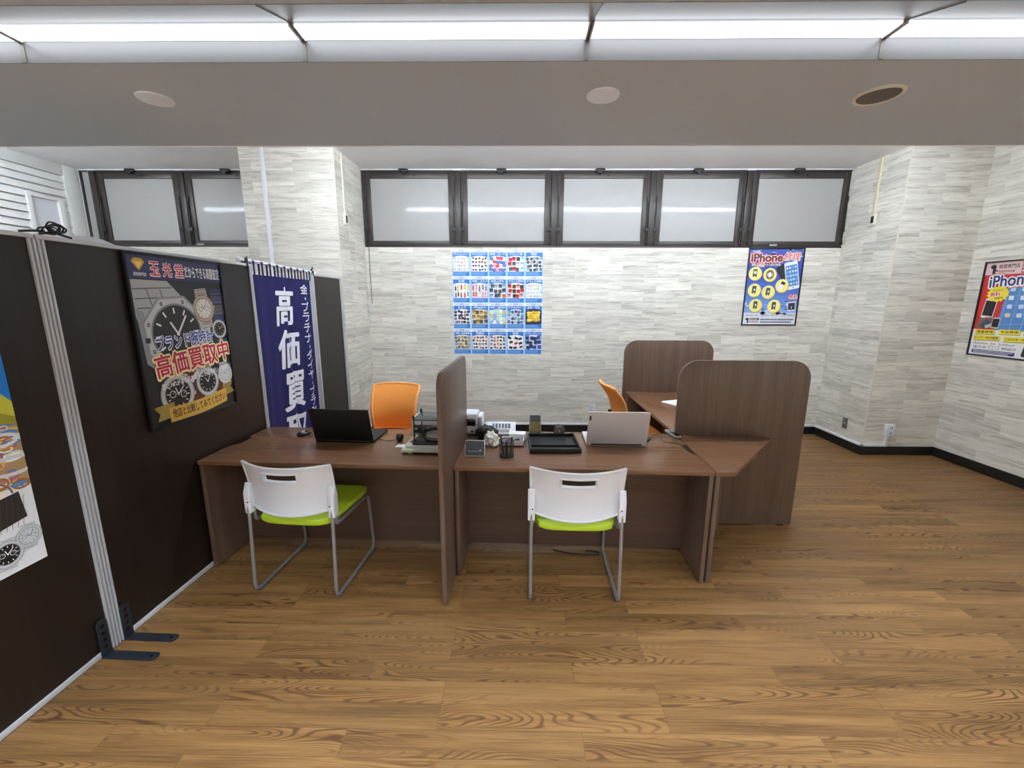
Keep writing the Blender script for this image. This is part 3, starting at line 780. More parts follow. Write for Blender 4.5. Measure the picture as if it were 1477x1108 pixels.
class Print:
    """flat printed artwork: coloured polygons in (x, y), y up, stacked in hair-thin layers"""
    def __init__(s, w, h): s.w, s.h = w, h; s.V = []; s.F = []; s.C = []; s.clip = True
    def poly(s, pts, c, layer):
        i = len(s.V)
        for x, y in pts: s.V.append((min(max(x, 0), s.w), min(max(y, 0), s.h), layer)); s.C.append(lin(*c))
        s.F.append(tuple(range(i, i + len(pts))))
    def rect(s, x0, y0, x1, y1, c, l): s.poly([(x0, y0), (x1, y0), (x1, y1), (x0, y1)], c, l)
    def ell(s, cx, cy, rx, ry, c, l, n=24, a0=0.0): s.poly([(cx + rx * math.cos(2 * math.pi * i / n + a0), cy + ry * math.sin(2 * math.pi * i / n + a0)) for i in range(n)], c, l)
    def rrect(s, x0, y0, x1, y1, r, c, l): s.poly(rrect(x0, x1, y0, y1, r, 4), c, l)
    def orect(s, cx, cy, w, h, ang, c, l, r=0.0):
        ca, sa = math.cos(R(ang)), math.sin(R(ang))
        pts = rrect(-w / 2, w / 2, -h / 2, h / 2, r, 4) if r else [(-w / 2, -h / 2), (w / 2, -h / 2), (w / 2, h / 2), (-w / 2, h / 2)]
        s.poly([(cx + x * ca - y * sa, cy + x * sa + y * ca) for x, y in pts], c, l)
    def ring(s, cx, cy, rx, ry, t, c, l, n=20, a0=0, a1=360):
        for i in range(n):
            a, b = R(a0 + (a1 - a0) * i / n), R(a0 + (a1 - a0) * (i + 1) / n)
            s.poly([(cx + rx * math.cos(a), cy + ry * math.sin(a)), (cx + rx * math.cos(b), cy + ry * math.sin(b)),
                    (cx + (rx - t) * math.cos(b), cy + (ry - t) * math.sin(b)), (cx + (rx - t) * math.cos(a), cy + (ry - t) * math.sin(a))], c, l)
    def line(s, x0, y0, x1, y1, t, c, l):
        d = math.hypot(x1 - x0, y1 - y0) or 1; nx, ny = -(y1 - y0) / d * t / 2, (x1 - x0) / d * t / 2
        s.poly([(x0 + nx, y0 + ny), (x1 + nx, y1 + ny), (x1 - nx, y1 - ny), (x0 - nx, y0 - ny)], c, l)
    def text(s, txt, x0, y0, x1, y1, c, l, bold=.02, rot=0.0, outs=(), slant=0.0, bend=0.0):
        vs0, _ = text_mesh(txt, bold)
        if not vs0: return
        a0, a1 = min(v[0] for v in vs0), max(v[0] for v in vs0); b0, b1 = min(v[1] for v in vs0), max(v[1] for v in vs0)
        cx, cy = (x0 + x1) / 2, (y0 + y1) / 2; ca, sa = math.cos(R(rot)), math.sin(R(rot))
        for k, (col, bo) in enumerate(list(outs) + [(c, bold)]):
            vs, fs = text_mesh(txt, bo); i = len(s.V)
            # heavier strokes and outlines: the glyphs stamped round a small circle
            st = [(0, 0)] + [(bo * math.cos(2 * math.pi * q / 10), bo * math.sin(2 * math.pi * q / 10)) for q in range(10 if bo > .04 else (4 if bo > .012 else 0))]
            for q_, (ox, oy) in enumerate(st):
                i = len(s.V)
                for vx, vy in vs:
                    px = ((vx + ox - a0) / (a1 - a0) - .5) * (x1 - x0); py = ((vy + oy - b0) / (b1 - b0) - .5) * (y1 - y0)
                    px += slant * py; py += bend * ((2 * px / (x1 - x0)) ** 2 - .33)
                    s.V.append((cx + px * ca - py * sa, cy + px * sa + py * ca, l + k + .06 * q_)); s.C.append(lin(*col))
                s.F += [tuple(i + q for q in f) for f in fs]
    def build(s, name, parent=None, m='print', y=-.002, step=.00012, thick=.0004):
        """x to the right, y up becomes Z, artwork faces -Y; back sheet included as a thin slab"""
        V = [(x, y - thick - l * step, z) for x, z, l in s.V]; F = list(s.F); C = list(s.C)
        i = len(V)
        for yy in (y - thick, y):
            for x, z in ((0, 0), (s.w, 0), (s.w, s.h), (0, s.h)): V.append((x, yy, z)); C.append(lin(*getattr(s, 'bg', (235, 235, 235))))
        F += [(i, i + 1, i + 2, i + 3), (i + 7, i + 6, i + 5, i + 4)] + [(i + a, i + 4 + a, i + 4 + (a + 1) % 4, i + (a + 1) % 4) for a in range(4)]
        me = bpy.data.meshes.new(name); me.from_pydata(V, [], F); me.validate()
        at = me.color_attributes.new('Col', 'FLOAT_COLOR', 'POINT')
        for k, c in enumerate(C): at.data[k].color = c
        me.materials.append(M[m])
        # faces must look toward -Y
        bmx = bmesh.new(); bmx.from_mesh(me)
        for f in bmx.faces:
            f.normal_update()
            if f.normal.y > .5 and f.calc_center_median().y < y - 1e-5: f.normal_flip()
        bmx.to_mesh(me); bmx.free()
        o = bpy.data.objects.new(name, me); COL.objects.link(o)
        if parent is not None: o.parent = parent
        return o

def frame(parent, w, h, fw=.013, d=.014, m='black'):
    for nm, (x0, x1, z0, z1) in (('frame_side', (-fw, 0, -fw, h + fw)), ('frame_side', (w, w + fw, -fw, h + fw)), ('frame_rail', (0, w, -fw, 0)), ('frame_rail', (0, w, h, h + fw))):
        b = MB(); b.box(x0, x1, -d, 0, z0, z1, .0015); b.build(nm, m, parent)

SIL, SIL2, DK, WH = (196, 198, 202), (150, 152, 158), (26, 26, 28), (240, 240, 240)
def watch(P, cx, cy, r, l, ang=0.0, case=SIL, dial=DK, mark=WH, strap=SIL, strap_len=1.6, sub=0, octa=False, sy=1.0, band_only=None):
    ca, sa = math.cos(R(ang)), math.sin(R(ang))
    q = lambda x, y: (cx + x * ca - y * sa * 1.0, cy + (x * sa + y * ca) * sy)
    for sg in ((1, -1) if band_only is None else (band_only,)):
        n = int(strap_len / .16)
        for k in range(n):
            y0 = sg * r * (.75 + .16 * k); y1 = y0 + sg * r * .13; wv = r * (.62 - .012 * k)
            P.poly([q(-wv, y0), q(wv, y0), q(wv, y1), q(-wv, y1)], strap if k % 2 else tuple(max(0, c - 22) for c in strap), l)
            for f in (-.33, .33): P.poly([q(wv * f - .008 * r, y0), q(wv * f + .008 * r, y0), q(wv * f + .008 * r, y1), q(wv * f - .008 * r, y1)], tuple(max(0, c - 60) for c in strap), l + 1)
    n = 8 if octa else 36
    ro = lambda k, nn=n: [q(k * r * math.cos(2 * math.pi * i / nn + math.pi / 8), k * r * math.sin(2 * math.pi * i / nn + math.pi / 8)) for i in range(nn)]
    P.poly([q(r * .98, -r * .1), q(r * 1.14, -r * .1), q(r * 1.14, r * .1), q(r * .98, r * .1)], case, l + 1)
    P.poly(ro(1.06), tuple(max(0, c - 50) for c in case), l + 2); P.poly(ro(1.0), case, l + 3)
    if octa:
        for i in range(8):
            a = 2 * math.pi * i / 8 + math.pi / 8; x, y = q(.88 * r * math.cos(a), .88 * r * math.sin(a)); P.ell(x, y, .05 * r, .05 * r * sy, (70, 70, 74), l + 4, 8); P.line(x - .04 * r, y, x + .04 * r, y, .012 * r, WH, l + 5)
    P.poly(ro(.80, 36), tuple(max(0, c - 70) for c in case), l + 4); P.poly(ro(.75, 36), dial, l + 5)
    for i in range(12):
        a = 2 * math.pi * i / 12; x0, y0 = q(.54 * r * math.cos(a), .54 * r * math.sin(a)); x1, y1 = q(.69 * r * math.cos(a), .69 * r * math.sin(a))
        P.line(x0, y0, x1, y1, .045 * r, mark, l + 6)
    for k in range(sub):
        a = (180, 0, 270)[k]; x, y = q(.33 * r * math.cos(R(a)), .33 * r * math.sin(R(a)))
        P.ring(x, y, .19 * r, .19 * r * sy, .03 * r, mark, l + 6, 16); P.line(x, y, x + .1 * r, y + .12 * r, .02 * r, mark, l + 7)
    for a, ln in ((118, .38), (52, .58)):
        x, y = q(ln * r * math.cos(R(a)), ln * r * math.sin(R(a))); P.line(cx, cy, x, y, .05 * r, mark, l + 8)
    P.ell(cx, cy, .05 * r, .05 * r, mark, l + 9, 10)

# ---- framed watch poster on the second dark screen (faces +s)
W_, H_ = .622, .890
pt = thing('framed_poster', 'black framed poster of wristwatches on the dark partition panel', 'poster', D(SP + .003, -.240, .990), R(90) - AD)
P = Print(W_, H_); P.bg = (30, 30, 33)
X = lambda f: f * W_
Y = lambda f: (1 - f) * H_
P.rect(0, 0, W_, H_, (33, 33, 36), 1)
P.ell(X(.55), Y(.90), X(.42), .17, (92, 42, 26), 2, 30)
P.rect(0, 0, W_, .06, (34, 36, 42), 3)
for k, (y0, y1, c) in enumerate(((.17, .21, (38, 46, 84)), (.22, .27, (62, 70, 98)), (.28, .35, (84, 82, 90)), (.36, .41, (44, 56, 104)), (.42, .54, (36, 46, 86)), (.55, .62, (40, 44, 70)))):
    P.rect(X(.845), Y(y1), X(1), Y(y0), c, 2)
    P.line(X(.85), Y(y1) + .004, X(.99), Y(y1) + .010, .003, (120, 126, 150), 3)
# big steel watch, bracelet running off the upper left
P.poly([(X(.0), Y(.135)), (X(.36), Y(.135)), (X(.60), Y(.30)), (X(.44), Y(.40)), (X(.06), Y(.46)), (0, Y(.30))], (172, 174, 178), 4)
for k in range(3):
    y0 = .15 + k * .055
    P.poly([(X(.02 + .01 * k), Y(y0 + .035)), (X(.40 + .08 * k), Y(y0 + .02)), (X(.40 + .08 * k), Y(y0 + .027)), (X(.02 + .01 * k), Y(y0 + .042))], (96, 98, 104), 5)
    for f in (.14, .27): P.poly([(X(f + .02 * k), Y(y0 + .038)), (X(f + .012 + .02 * k), Y(y0 + .038)), (X(f + .03 + .02 * k), Y(y0 + .085)), (X(f + .018 + .02 * k), Y(y0 + .085))], (110, 112, 118), 5)
P.poly([(X(.02), Y(.30)), (X(.09), Y(.32)), (X(.12), Y(.66)), (X(.05), Y(.62))], (150, 152, 158), 5)
watch(P, X(.40), Y(.46), X(.34), 7, ang=4, octa=True, strap_len=.0, dial=(40, 40, 44))
P.rect(X(.065), Y(.50), X(.11), Y(.47), (50, 50, 54), 22)
watch(P, X(.735), Y(.305), X(.125), 20, ang=6, case=(190, 168, 150), dial=(236, 234, 230), mark=(90, 84, 80), strap=(196, 186, 178), strap_len=.85, sub=2)
watch(P, X(.905), Y(.45), X(.09), 20, ang=-15, strap_len=.0, dial=(30, 26, 22), mark=(220, 200, 150))
# heading band
P.rect(0, Y(.128), W_, H_, (46, 48, 98), 30)
P.poly([(X(.045), Y(.035)), (X(.075), Y(.015)), (X(.135), Y(.015)), (X(.165), Y(.035)), (X(.105), Y(.085))], (206, 160, 52), 31)
P.poly([(X(.07), Y(.035)), (X(.14), Y(.035)), (X(.105), Y(.075))], (238, 204, 104), 32)
P.text('買取専門店', X(.05), Y(.115), X(.165), Y(.095), WH, 32, .02)
for ch, a in zip('玉光堂', (.205, .33, .455)): P.text(ch, X(a), Y(.108), X(a + .09), Y(.03), (206, 30, 40), 33, .03, outs=((WH, .065),))
P.text('だからできる高額査定', X(.56), Y(.108), X(.985), Y(.034), WH, 33, .035)
# main lettering
P.text('ブランド腕時計', X(.155), Y(.545), X(.80), Y(.455), (52, 70, 170), 36, .035, rot=3.5, outs=((WH, .085),))
P.text('高価買取中', X(.11), Y(.695), X(.985), Y(.555), (190, 28, 44), 40, .03, rot=5, outs=((60, 60, 20), .13, ) and (((236, 236, 70), .105), ((250, 214, 214), .07)))
watch(P, X(.30), Y(.835), X(.175), 24, ang=-8, dial=(24, 24, 26), strap_len=.35, strap=(208, 190, 180), sub=2)
for k in range(6): P.line(X(.44 + .035 * k), Y(.80 - .018 * k), X(.50 + .03 * k), Y(.74 - .02 * k), .016, (214, 214, 218), 23)
watch(P, X(.66), Y(.80), X(.135), 24, ang=8, dial=(22, 22, 24), strap_len=.95, strap=(170, 160, 168))
watch(P, X(.905), Y(.775), X(.095), 24, ang=6, case=(220, 220, 222), dial=(214, 214, 216), mark=(130, 130, 134), strap=(206, 206, 208), strap_len=.7)
P.text('思い入れがある品だからこそ納得がいく価格で！', X(.14), Y(.765), X(.985), Y(.728), WH, 46, .03, rot=5.0)
P.poly([(X(.03), Y(.885)), (X(.24), Y(.875)), (X(.24), Y(.965)), (X(.05), Y(.975)), (X(.085), Y(.93))], (168, 142, 70), 40)
P.poly([(X(.99), Y(.835)), (X(.84), Y(.85)), (X(.84), Y(.93)), (X(1.0), Y(.915)), (X(.95), Y(.875))], (158, 132, 66), 40)
n = 12
up = [(X(.18 + .70 * i / n), Y(.905 - .030 * (i / n) + .014 * math.sin(math.pi * i / n))) for i in range(n + 1)]
P.poly([(x, y - .085) for x, y in up] + up[::-1], (212, 168, 76), 41)
P.text('他店と比較してみてください', X(.21), Y(.985) + .012, X(.86), Y(.915), (24, 18, 12), 43, .03, rot=2.6, bend=.007)
art = P.build('poster_sheet', pt); frame(pt, W_, H_)

# ---- jewellery poster on the nearest screen
W_, H_ = .728, 1.03
pt = thing('unframed_poster', 'colourful unframed poster of jewellery, bag and watches at the left edge', 'poster', D(SP + .003, -.797 - W_, .612), R(90) - AD)
P = Print(W_, H_); P.bg = (228, 228, 230)
P.rect(0, 0, W_, H_, (222, 223, 226), 1); P.rect(0, .52, W_, H_, (18, 124, 214), 2)
P.poly([(0, .78), (W_ - .05, .72), (W_, .66), (W_, .57), (.45, .66), (0, .62)], (196, 192, 62), 3)
P.poly([(0, .70), (W_ - .1, .655), (W_, .60), (W_, .57), (.4, .63), (0, .62)], (150, 146, 44), 4)
P.rect(0, .33, W_, .57, (170, 138, 96), 3)
r3 = random.Random(11)
for k in range(150):
    c = r3.choice([(196, 140, 60), (222, 176, 92), (206, 206, 210), (232, 226, 214), (160, 100, 44), (176, 92, 120), (60, 130, 200), (240, 236, 228)])
    x, y, a = r3.uniform(.3, W_ - .015), r3.uniform(.33, .57), r3.uniform(.012, .04)
    P.ring(x, y, a, a * r3.uniform(.4, 1), a * .3, c, 4 + k % 12, 14)
P.ring(W_ - .06, .52, .055, .028, .012, (214, 216, 222), 18, 20); P.ring(W_ - .04, .415, .10, .04, .014, (204, 206, 212), 18, 20)
P.poly([(W_ - .25, .28), (W_ - .045, .31), (W_ - .035, .20), (W_ - .25, .16)], (44, 38, 36), 19)
for i in range(12): P.line(W_ - .25 + .018 * i, .17, W_ - .23 + .018 * i, .29, .0015, (76, 66, 58), 20)
P.ring(W_ - .13, .31, .07, .06, .007, (120, 96, 70), 18, 14, 0, 180); P.ell(W_ - .095, .315, .012, .012, (236, 224, 200), 21, 12)
for x, y, r_, c in ((W_ - .21, .07, .045, (220, 220, 222)), (W_ - .12, .085, .05, DK), (W_ - .045, .12, .042, (200, 204, 210)), (W_ - .3, .07, .05, (180, 150, 90)), (W_ - .4, .09, .05, DK)):
    watch(P, x, y, r_, 22, ang=r3.uniform(-20, 20), dial=c, mark=WH if c == DK else (90, 90, 96), sub=2, strap_len=.5, strap=(206, 208, 212))
P.build('poster_sheet', pt)

# ---- phone repair posters
CL = ['docomo', 'au', 'SoftBank']
def phone(P, cx, cy, w, h, ang, body, scr, l, icons=False):
    P.orect(cx, cy, w, h, ang, body, l, w * .12); P.orect(cx, cy, w * .88, h * .76, ang, scr, l + 1)
    ca, sa = math.cos(R(ang)), math.sin(R(ang)); P.ell(cx + h * .44 * sa, cy - h * .44 * ca, w * .07, w * .07, tuple(max(0, c - 50) for c in body), l + 1, 10)
    if icons:
        rr = random.Random(5)
        for i in range(4):
            for j in range(5):
                x, y = (i - 1.5) * w * .21, (j - 2) * h * .145
                P.orect(cx + x * ca - y * sa, cy + x * sa + y * ca, w * .13, w * .13, ang, rr.choice([WH, (200, 224, 240), (150, 200, 236), (236, 240, 244), (120, 170, 220)]), l + 2, w * .03)
def fine_lines(P, x0, y0, x1, y1, n, c, l, seed):
    """rows of print too small to read in the photograph"""
    rr = random.Random(seed); hh = (y1 - y0) / n
    for k in range(n):
        x = x0; end = x0 + (x1 - x0) * rr.uniform(.75, 1)
        while x < end:
            w_ = hh * rr.uniform(.35, .7); P.rect(x, y0 + hh * (k + .2), min(x + w_, x1), y0 + hh * (k + .8), c, l); x += w_ + hh * .16
W_, H_ = .636, .886
pt = thing('framed_poster', 'blue phone repair poster with seven yellow discs under the right window', 'poster', (2.757, YB - .001, 1.402), 0)
P = Print(W_, H_); P.bg = (200, 214, 236)
n = 18
for k in range(n):
    f = k / (n - 1); c = [(70, 92, 176), (58, 78, 182), (100, 138, 214), (176, 204, 238)]
    q = f * 2.999; i = int(q); a = q - i
    P.rect(0, Y((k + 1) / n), W_, Y(k / n), tuple(int(c[i][j] * (1 - a) + c[i + 1][j] * a) for j in range(3)), 1)
rr = random.Random(2)
for k in range(40):
    x, y = rr.uniform(0, 1), rr.choice([rr.uniform(0, .1), rr.uniform(.72, .86)]); P.ell(X(x), Y(y), X(rr.uniform(.02, .07)), rr.uniform(.006, .02), rr.choice([(130, 156, 216), (104, 128, 200), (190, 212, 240)]), 2, 12)
P.rect(0, 0, W_, Y(.845), (220, 224, 236), 2)
P.text('iPhone', X(.045), Y(.165), X(.62), Y(.062), (74, 74, 80), 6, .03, rot=1, outs=(((210, 40, 44), .15), (WH, .10), ((222, 84, 44), .055)))
P.text('修理', X(.655), Y(.148), X(.95), Y(.045), (214, 56, 34), 6, .02, slant=.1, outs=((WH, .085),))
P.rect(X(.05), Y(.225), X(.60), Y(.185), (60, 64, 88), 4)
P.text('最短', X(.06), Y(.222), X(.15), Y(.188), WH, 6, .02); P.text('15分', X(.17), Y(.23), X(.31), Y(.18), (214, 40, 44), 6, .03, outs=((WH, .11),)); P.text('から即日修理', X(.33), Y(.222), X(.595), Y(.188), WH, 6, .02)
phone(P, X(.69), Y(.31), X(.20), .20, 32, (30, 30, 32), (46, 46, 50), 6)
phone(P, X(.835), Y(.345), X(.245), .325, 12, (236, 238, 242), (86, 142, 206), 9, True)
DISC = ((.144, .32), (.42, .335), (.67, .48), (.16, .54), (.425, .565), (.214, .745), (.565, .755))
for k, (fx, fy) in enumerate(DISC):
    x, y, r_ = X(fx), Y(fy), X(.123)
    P.ell(x + .006, y - .010, r_, r_, (176, 160, 70), 14, 28); P.ell(x, y, r_, r_, (243, 231, 138), 15, 28)
    if k == 1: P.ring(x, y, .048, .055, .012, (90, 84, 70), 16); P.rrect(x - .028, y - .038, x + .028, y + .042, .008, (110, 104, 96), 17); P.ell(x, y, .022, .03, WH, 18, 14)
    elif k == 2: P.orect(x + .012, y + .03, .05, .032, -25, (50, 50, 54), 16); P.orect(x - .012, y - .016, .05, .07, -25, (236, 238, 244), 17, .006)
    else:
        phone(P, x - .004, y + .006, .048, .088, -3, (58, 58, 62), (78, 80, 84), 16)
        if k in (0, 3): P.rect(x - .018, y - .002, x + .014, y + .03, (206, 226, 216) if k == 0 else (70, 72, 80), 18)
        P.line(x - .004, y - .05, x - .004, y - .02, .006, WH, 19); P.ell(x, y + .006, .010, .012, WH, 19, 10); P.rect(x - .02, y - .068, x + .02, y - .058, (236, 226, 150), 19)
P.text('無料', X(.83), Y(.655), X(.99), Y(.60), (214, 36, 40), 16, .03, outs=((WH, .09),))
P.rect(X(.80), Y(.668), X(.92), Y(.66), (170, 40, 44), 16); fine_lines(P, X(.76), Y(.70), X(.98), Y(.675), 1, (70, 84, 140), 16, 4)
phone(P, X(.90), Y(.755), X(.145), .11, 4, (236, 238, 240), (44, 44, 48), 17); P.line(X(.90), Y(.79), X(.90), Y(.75), .006, WH, 20)
P.text('docomo', X(.05), Y(.885), X(.20), Y(.865), (196, 30, 60), 6, .02); P.text('au', X(.225), Y(.885), X(.29), Y(.868), (226, 110, 40), 6, .03); P.text('SoftBank', X(.33), Y(.885), X(.50), Y(.865), (110, 114, 124), 6, .02)
P.text('全ての', X(.53), Y(.888), X(.65), Y(.862), (40, 40, 50), 6, .02); P.text('キャリア', X(.675), Y(.872), X(.81), Y(.858), (40, 40, 50), 6, .01); P.text('シリーズ', X(.675), Y(.892), X(.81), Y(.878), (40, 40, 50), 6, .01); P.text('対応!!', X(.83), Y(.888), X(.98), Y(.862), (40, 40, 50), 6, .02)
P.ell(X(.085), Y(.93), .022, .014, (40, 40, 44), 6, 14); P.rect(X(.085), Y(.985), X(.11), Y(.93), (40, 40, 44), 6); P.rect(X(.11), Y(.965), X(.13), Y(.955), (40, 40, 44), 6)
P.rect(X(.13), Y(.945), X(.31), Y(.915), (58, 50, 60), 6); fine_lines(P, X(.135), Y(.943), X(.305), Y(.918), 1, (214, 200, 200), 7, 21); fine_lines(P, X(.14), Y(.982), X(.30), Y(.955), 1, (150, 70, 74), 6, 22)
fine_lines(P, X(.34), Y(.95), X(.97), Y(.92), 1, (60, 60, 74), 6, 23); fine_lines(P, X(.34), Y(.985), X(.97), Y(.955), 1, (60, 60, 74), 6, 24)
P.build('poster_sheet', pt); frame(pt, W_, H_)

pt = thing('framed_poster', 'red and blue phone repair poster on the far right wall', 'poster', (XW - .001, 4.305, 1.160), R(-90))
P = Print(W_, H_); P.bg = (236, 236, 238)
P.rect(0, 0, W_, H_, (238, 238, 240), 1); P.rect(0, Y(.72), W_, H_, (206, 52, 50), 2); P.rect(0, Y(.13), W_, H_, (226, 196, 198), 3)
P.ell(X(.10), Y(.045), .026, .02, (50, 44, 46), 5, 14); P.rect(X(.095), Y(.12), X(.135), Y(.05), (50, 44, 46), 5); P.rect(X(.13), Y(.095), X(.17), Y(.08), (50, 44, 46), 5)
P.text('修理専門店', X(.17), Y(.068), X(.44), Y(.025), (60, 44, 48), 5, .03); fine_lines(P, X(.18), Y(.115), X(.44), Y(.08), 1, (170, 120, 120), 5, 31)
P.rect(X(.47), Y(.125), W_, Y(.01), (130, 60, 60), 4); fine_lines(P, X(.48), Y(.12), X(.98), Y(.015), 3, (236, 208, 206), 5, 32)
P.poly([(X(.30), Y(.72)), (X(.36), Y(.20)), (W_, Y(.14)), (W_, Y(.72))], (92, 142, 204), 4)
for i in range(5):
    P.line(X(.34 + .14 * i), Y(.72), X(.38 + .14 * i), Y(.18), .003, (170, 204, 240), 5)
    P.line(X(.32), Y(.26 + .1 * i), W_, Y(.23 + .1 * i), .003, (150, 188, 230), 5)
rr = random.Random(9)
for j in range(4):
    for i in range(4): P.rrect(X(.42 + .145 * i) - .02, Y(.29 + .09 * j) - .018, X(.42 + .145 * i) + .022, Y(.29 + .09 * j) + .02, .008, rr.choice([WH, (224, 232, 244), (240, 216, 170), (190, 220, 240), (216, 226, 246)]), 7)
P.text('iPhone', X(.09), Y(.255), X(.62), Y(.135), (44, 56, 120), 14, .035, rot=4, outs=(((206, 44, 50), .16), (WH, .11)))
P.text('修理', X(.65), Y(.22), X(.96), Y(.115), (206, 40, 40), 14, .03, rot=3, outs=((WH, .11),))
P.text('即日', X(.70), Y(.50), X(.88), Y(.42), (40, 56, 110), 14, .03); P.text('対応', X(.74), Y(.63), X(.92), Y(.56), (200, 60, 90), 14, .03, outs=((WH, .08),))
cx, cy = X(.235), Y(.335)
P.poly([(cx + (.098 if i % 2 else .083) * math.cos(math.pi * i / 14), cy + (.078 if i % 2 else .066) * math.sin(math.pi * i / 14)) for i in range(28)], (246, 226, 60), 18)
P.text('バッテリー', cx - .05, cy + .022, cx + .05, cy + .044, (60, 50, 30), 20, .02, rot=5); P.text('無料', cx - .062, cy - .022, cx + .02, cy + .016, (214, 40, 60), 20, .04, rot=5, outs=((WH, .1),)); P.text('診断中', cx - .02, cy - .052, cx + .05, cy - .028, (60, 50, 30), 20, .02, rot=5)
phone(P, X(.16), Y(.49), .105, .19, -6, (240, 240, 242), (38, 38, 42), 12)
P.poly([(X(.03), Y(.71)), (X(.05), Y(.60)), (X(.22), Y(.58)), (X(.26), Y(.70))], (140, 96, 90), 14); P.orect(X(.15), Y(.66), .05, .09, -40, (70, 90, 110), 16, .006); P.orect(X(.20), Y(.68), .06, .03, 20, (196, 200, 206), 17)
phone(P, X(.29), Y(.645), .065, .105, -4, (206, 206, 208), (36, 34, 38), 18)
for (fx, fy, fw_, s_) in ((.035, .745, .27, '液晶修理'), (.36, .735, .27, '水没修理'), (.67, .73, .32, 'バッテリー交換'), (.03, .81, .36, 'ドック・Wi-Fi修理'), (.44, .81, .34, 'コネクター修理'), (.81, .80, .18, '他修理')):
    P.orect(X(fx + fw_ / 2) + .004, Y(fy) - .006, X(fw_), .045, 1.5, (150, 130, 30), 20); P.orect(X(fx + fw_ / 2), Y(fy), X(fw_), .045, 1.5, (246, 226, 70), 21)
    P.text(s_, X(fx + .02), Y(fy) - .012, X(fx + fw_ - .02), Y(fy) + .012, (50, 44, 30), 23, .03, rot=1.5)
P.text('docomo', X(.05), Y(.882), X(.24), Y(.86), (190, 60, 90), 6, .02); P.text('au', X(.28), Y(.882), X(.345), Y(.864), (200, 140, 110), 6, .03); P.text('SoftBank', X(.39), Y(.882), X(.60), Y(.862), (140, 142, 150), 6, .02)
P.text('全ての', X(.05), Y(.93), X(.23), Y(.90), (40, 40, 50), 6, .02); P.text('キャリア', X(.26), Y(.91), X(.42), Y(.893), (40, 40, 50), 6, .015); P.text('シリーズ', X(.26), Y(.937), X(.42), Y(.918), (40, 40, 50), 6, .015); P.text('対応!!', X(.44), Y(.93), X(.62), Y(.90), (40, 40, 50), 6, .02)
P.rect(X(.04), Y(.985), X(.62), Y(.945), (44, 44, 104), 5); fine_lines(P, X(.06), Y(.983), X(.60), Y(.948), 2, (210, 210, 232), 6, 33)
phone(P, X(.80), Y(.92), .12, .12, -8, (60, 60, 64), (40, 40, 44), 6)
P.build('poster_sheet', pt); frame(pt, W_, H_)

# ---- 20 flyers taped in a grid
RED, GRN, GLD, GRY, BLU, BRN, ORG, PNK = (196, 40, 48), (84, 140, 70), (206, 168, 66), (96, 98, 104), (56, 88, 170), (104, 74, 56), (232, 120, 40), (222, 130, 150)
FLY = [  # title, picture ground, palette, kind of blob, what the label says
    ('ブランドジュエリー', WH, [GRY, (170, 172, 178), (60, 60, 66)], 'ring', 'scattered small jewellery pieces'),
    ('ブランドアクセサリー', WH, [(50, 50, 54), GRY, (190, 70, 80)], 'blob', 'rows of small dark accessories'),
    ('金券・カード', (226, 214, 220), [PNK, BLU, GLD, (240, 236, 240), (90, 90, 150), RED], 'card', 'overlapping colourful cards'),
    ('ブランド品', (238, 238, 240), [(60, 58, 60), GRY, RED, (206, 60, 90), (200, 220, 236)], 'tile', 'dark bags and red wallets'),
    ('時計', (214, 222, 236), [(60, 62, 70), GRY, (150, 156, 170)], 'disc', 'grey wristwatches'),
    ('お酒', WH, [BRN, RED, (60, 44, 40), GRN, GLD], 'bottle', 'liquor bottles'),
    ('化粧・コスメ', (226, 220, 222), [RED, PNK, GRY, (230, 220, 200), (150, 40, 60)], 'bottle', 'cosmetics and lipsticks'),
    ('記念メダル', (224, 224, 230), [(64, 74, 88), ORG, GRY, (160, 190, 210)], 'tile', 'grey boxes and an orange medal'),
    ('ブランド財布', (240, 236, 236), [(206, 52, 50), (62, 50, 48), BRN, (206, 150, 150)], 'tile', 'red and brown wallets'),
    ('ブランド食器', (234, 238, 242), [(190, 196, 206), (170, 110, 120), GRY, (130, 190, 210)], 'ring', 'pale plates and cups'),
    ('カメラ', WH, [(40, 40, 44), (70, 72, 78), (120, 122, 130)], 'disc', 'black cameras and lenses'),
    ('Zippo', (214, 208, 196), [GLD, (190, 150, 60), GRY, (90, 88, 90)], 'tile', 'gold and steel lighters'),
    ('切手・商品券', (220, 232, 226), [(160, 200, 176), GLD, (120, 150, 206), (230, 230, 220)], 'card', 'pale green stamps and vouchers'),
    ('アクセサリー', (206, 216, 230), [BLU, (96, 150, 160), GRY, (40, 60, 120), (190, 196, 200)], 'disc', 'blue and grey trinkets'),
    ('金貨・地金', (40, 42, 52), [(232, 186, 50), (214, 164, 40), (246, 210, 90)], 'gold', 'bright gold nuggets on black'),
    ('古銭・記念硬貨', (230, 228, 220), [(150, 146, 140), (196, 176, 60), (110, 104, 98)], 'disc', 'silver and brass coins'),
    ('骨董品', (232, 230, 228), [BRN, (70, 56, 50), (110, 130, 170), ORG], 'blob', 'brown antiques'),
    ('おもちゃ・フィギュア', (230, 226, 222), [ORG, (56, 70, 66), GRY, (40, 44, 46)], 'blob', 'toys with an orange box'),
    ('家電', WH, [(34, 34, 38), (60, 60, 66), (200, 90, 60)], 'slab', 'black gadgets on white'),
    ('スマホ・タブレット', (206, 214, 232), [BLU, (40, 56, 130), (120, 130, 150), (60, 64, 80)], 'tile', 'blue phones and tablets'),
]
FW, FH, FX, FZ = .2205, .3155, -.798, 2.276
ORD = ['first', 'second', 'third', 'fourth', 'fifth']; ROW = ['top', 'second', 'third', 'bottom']
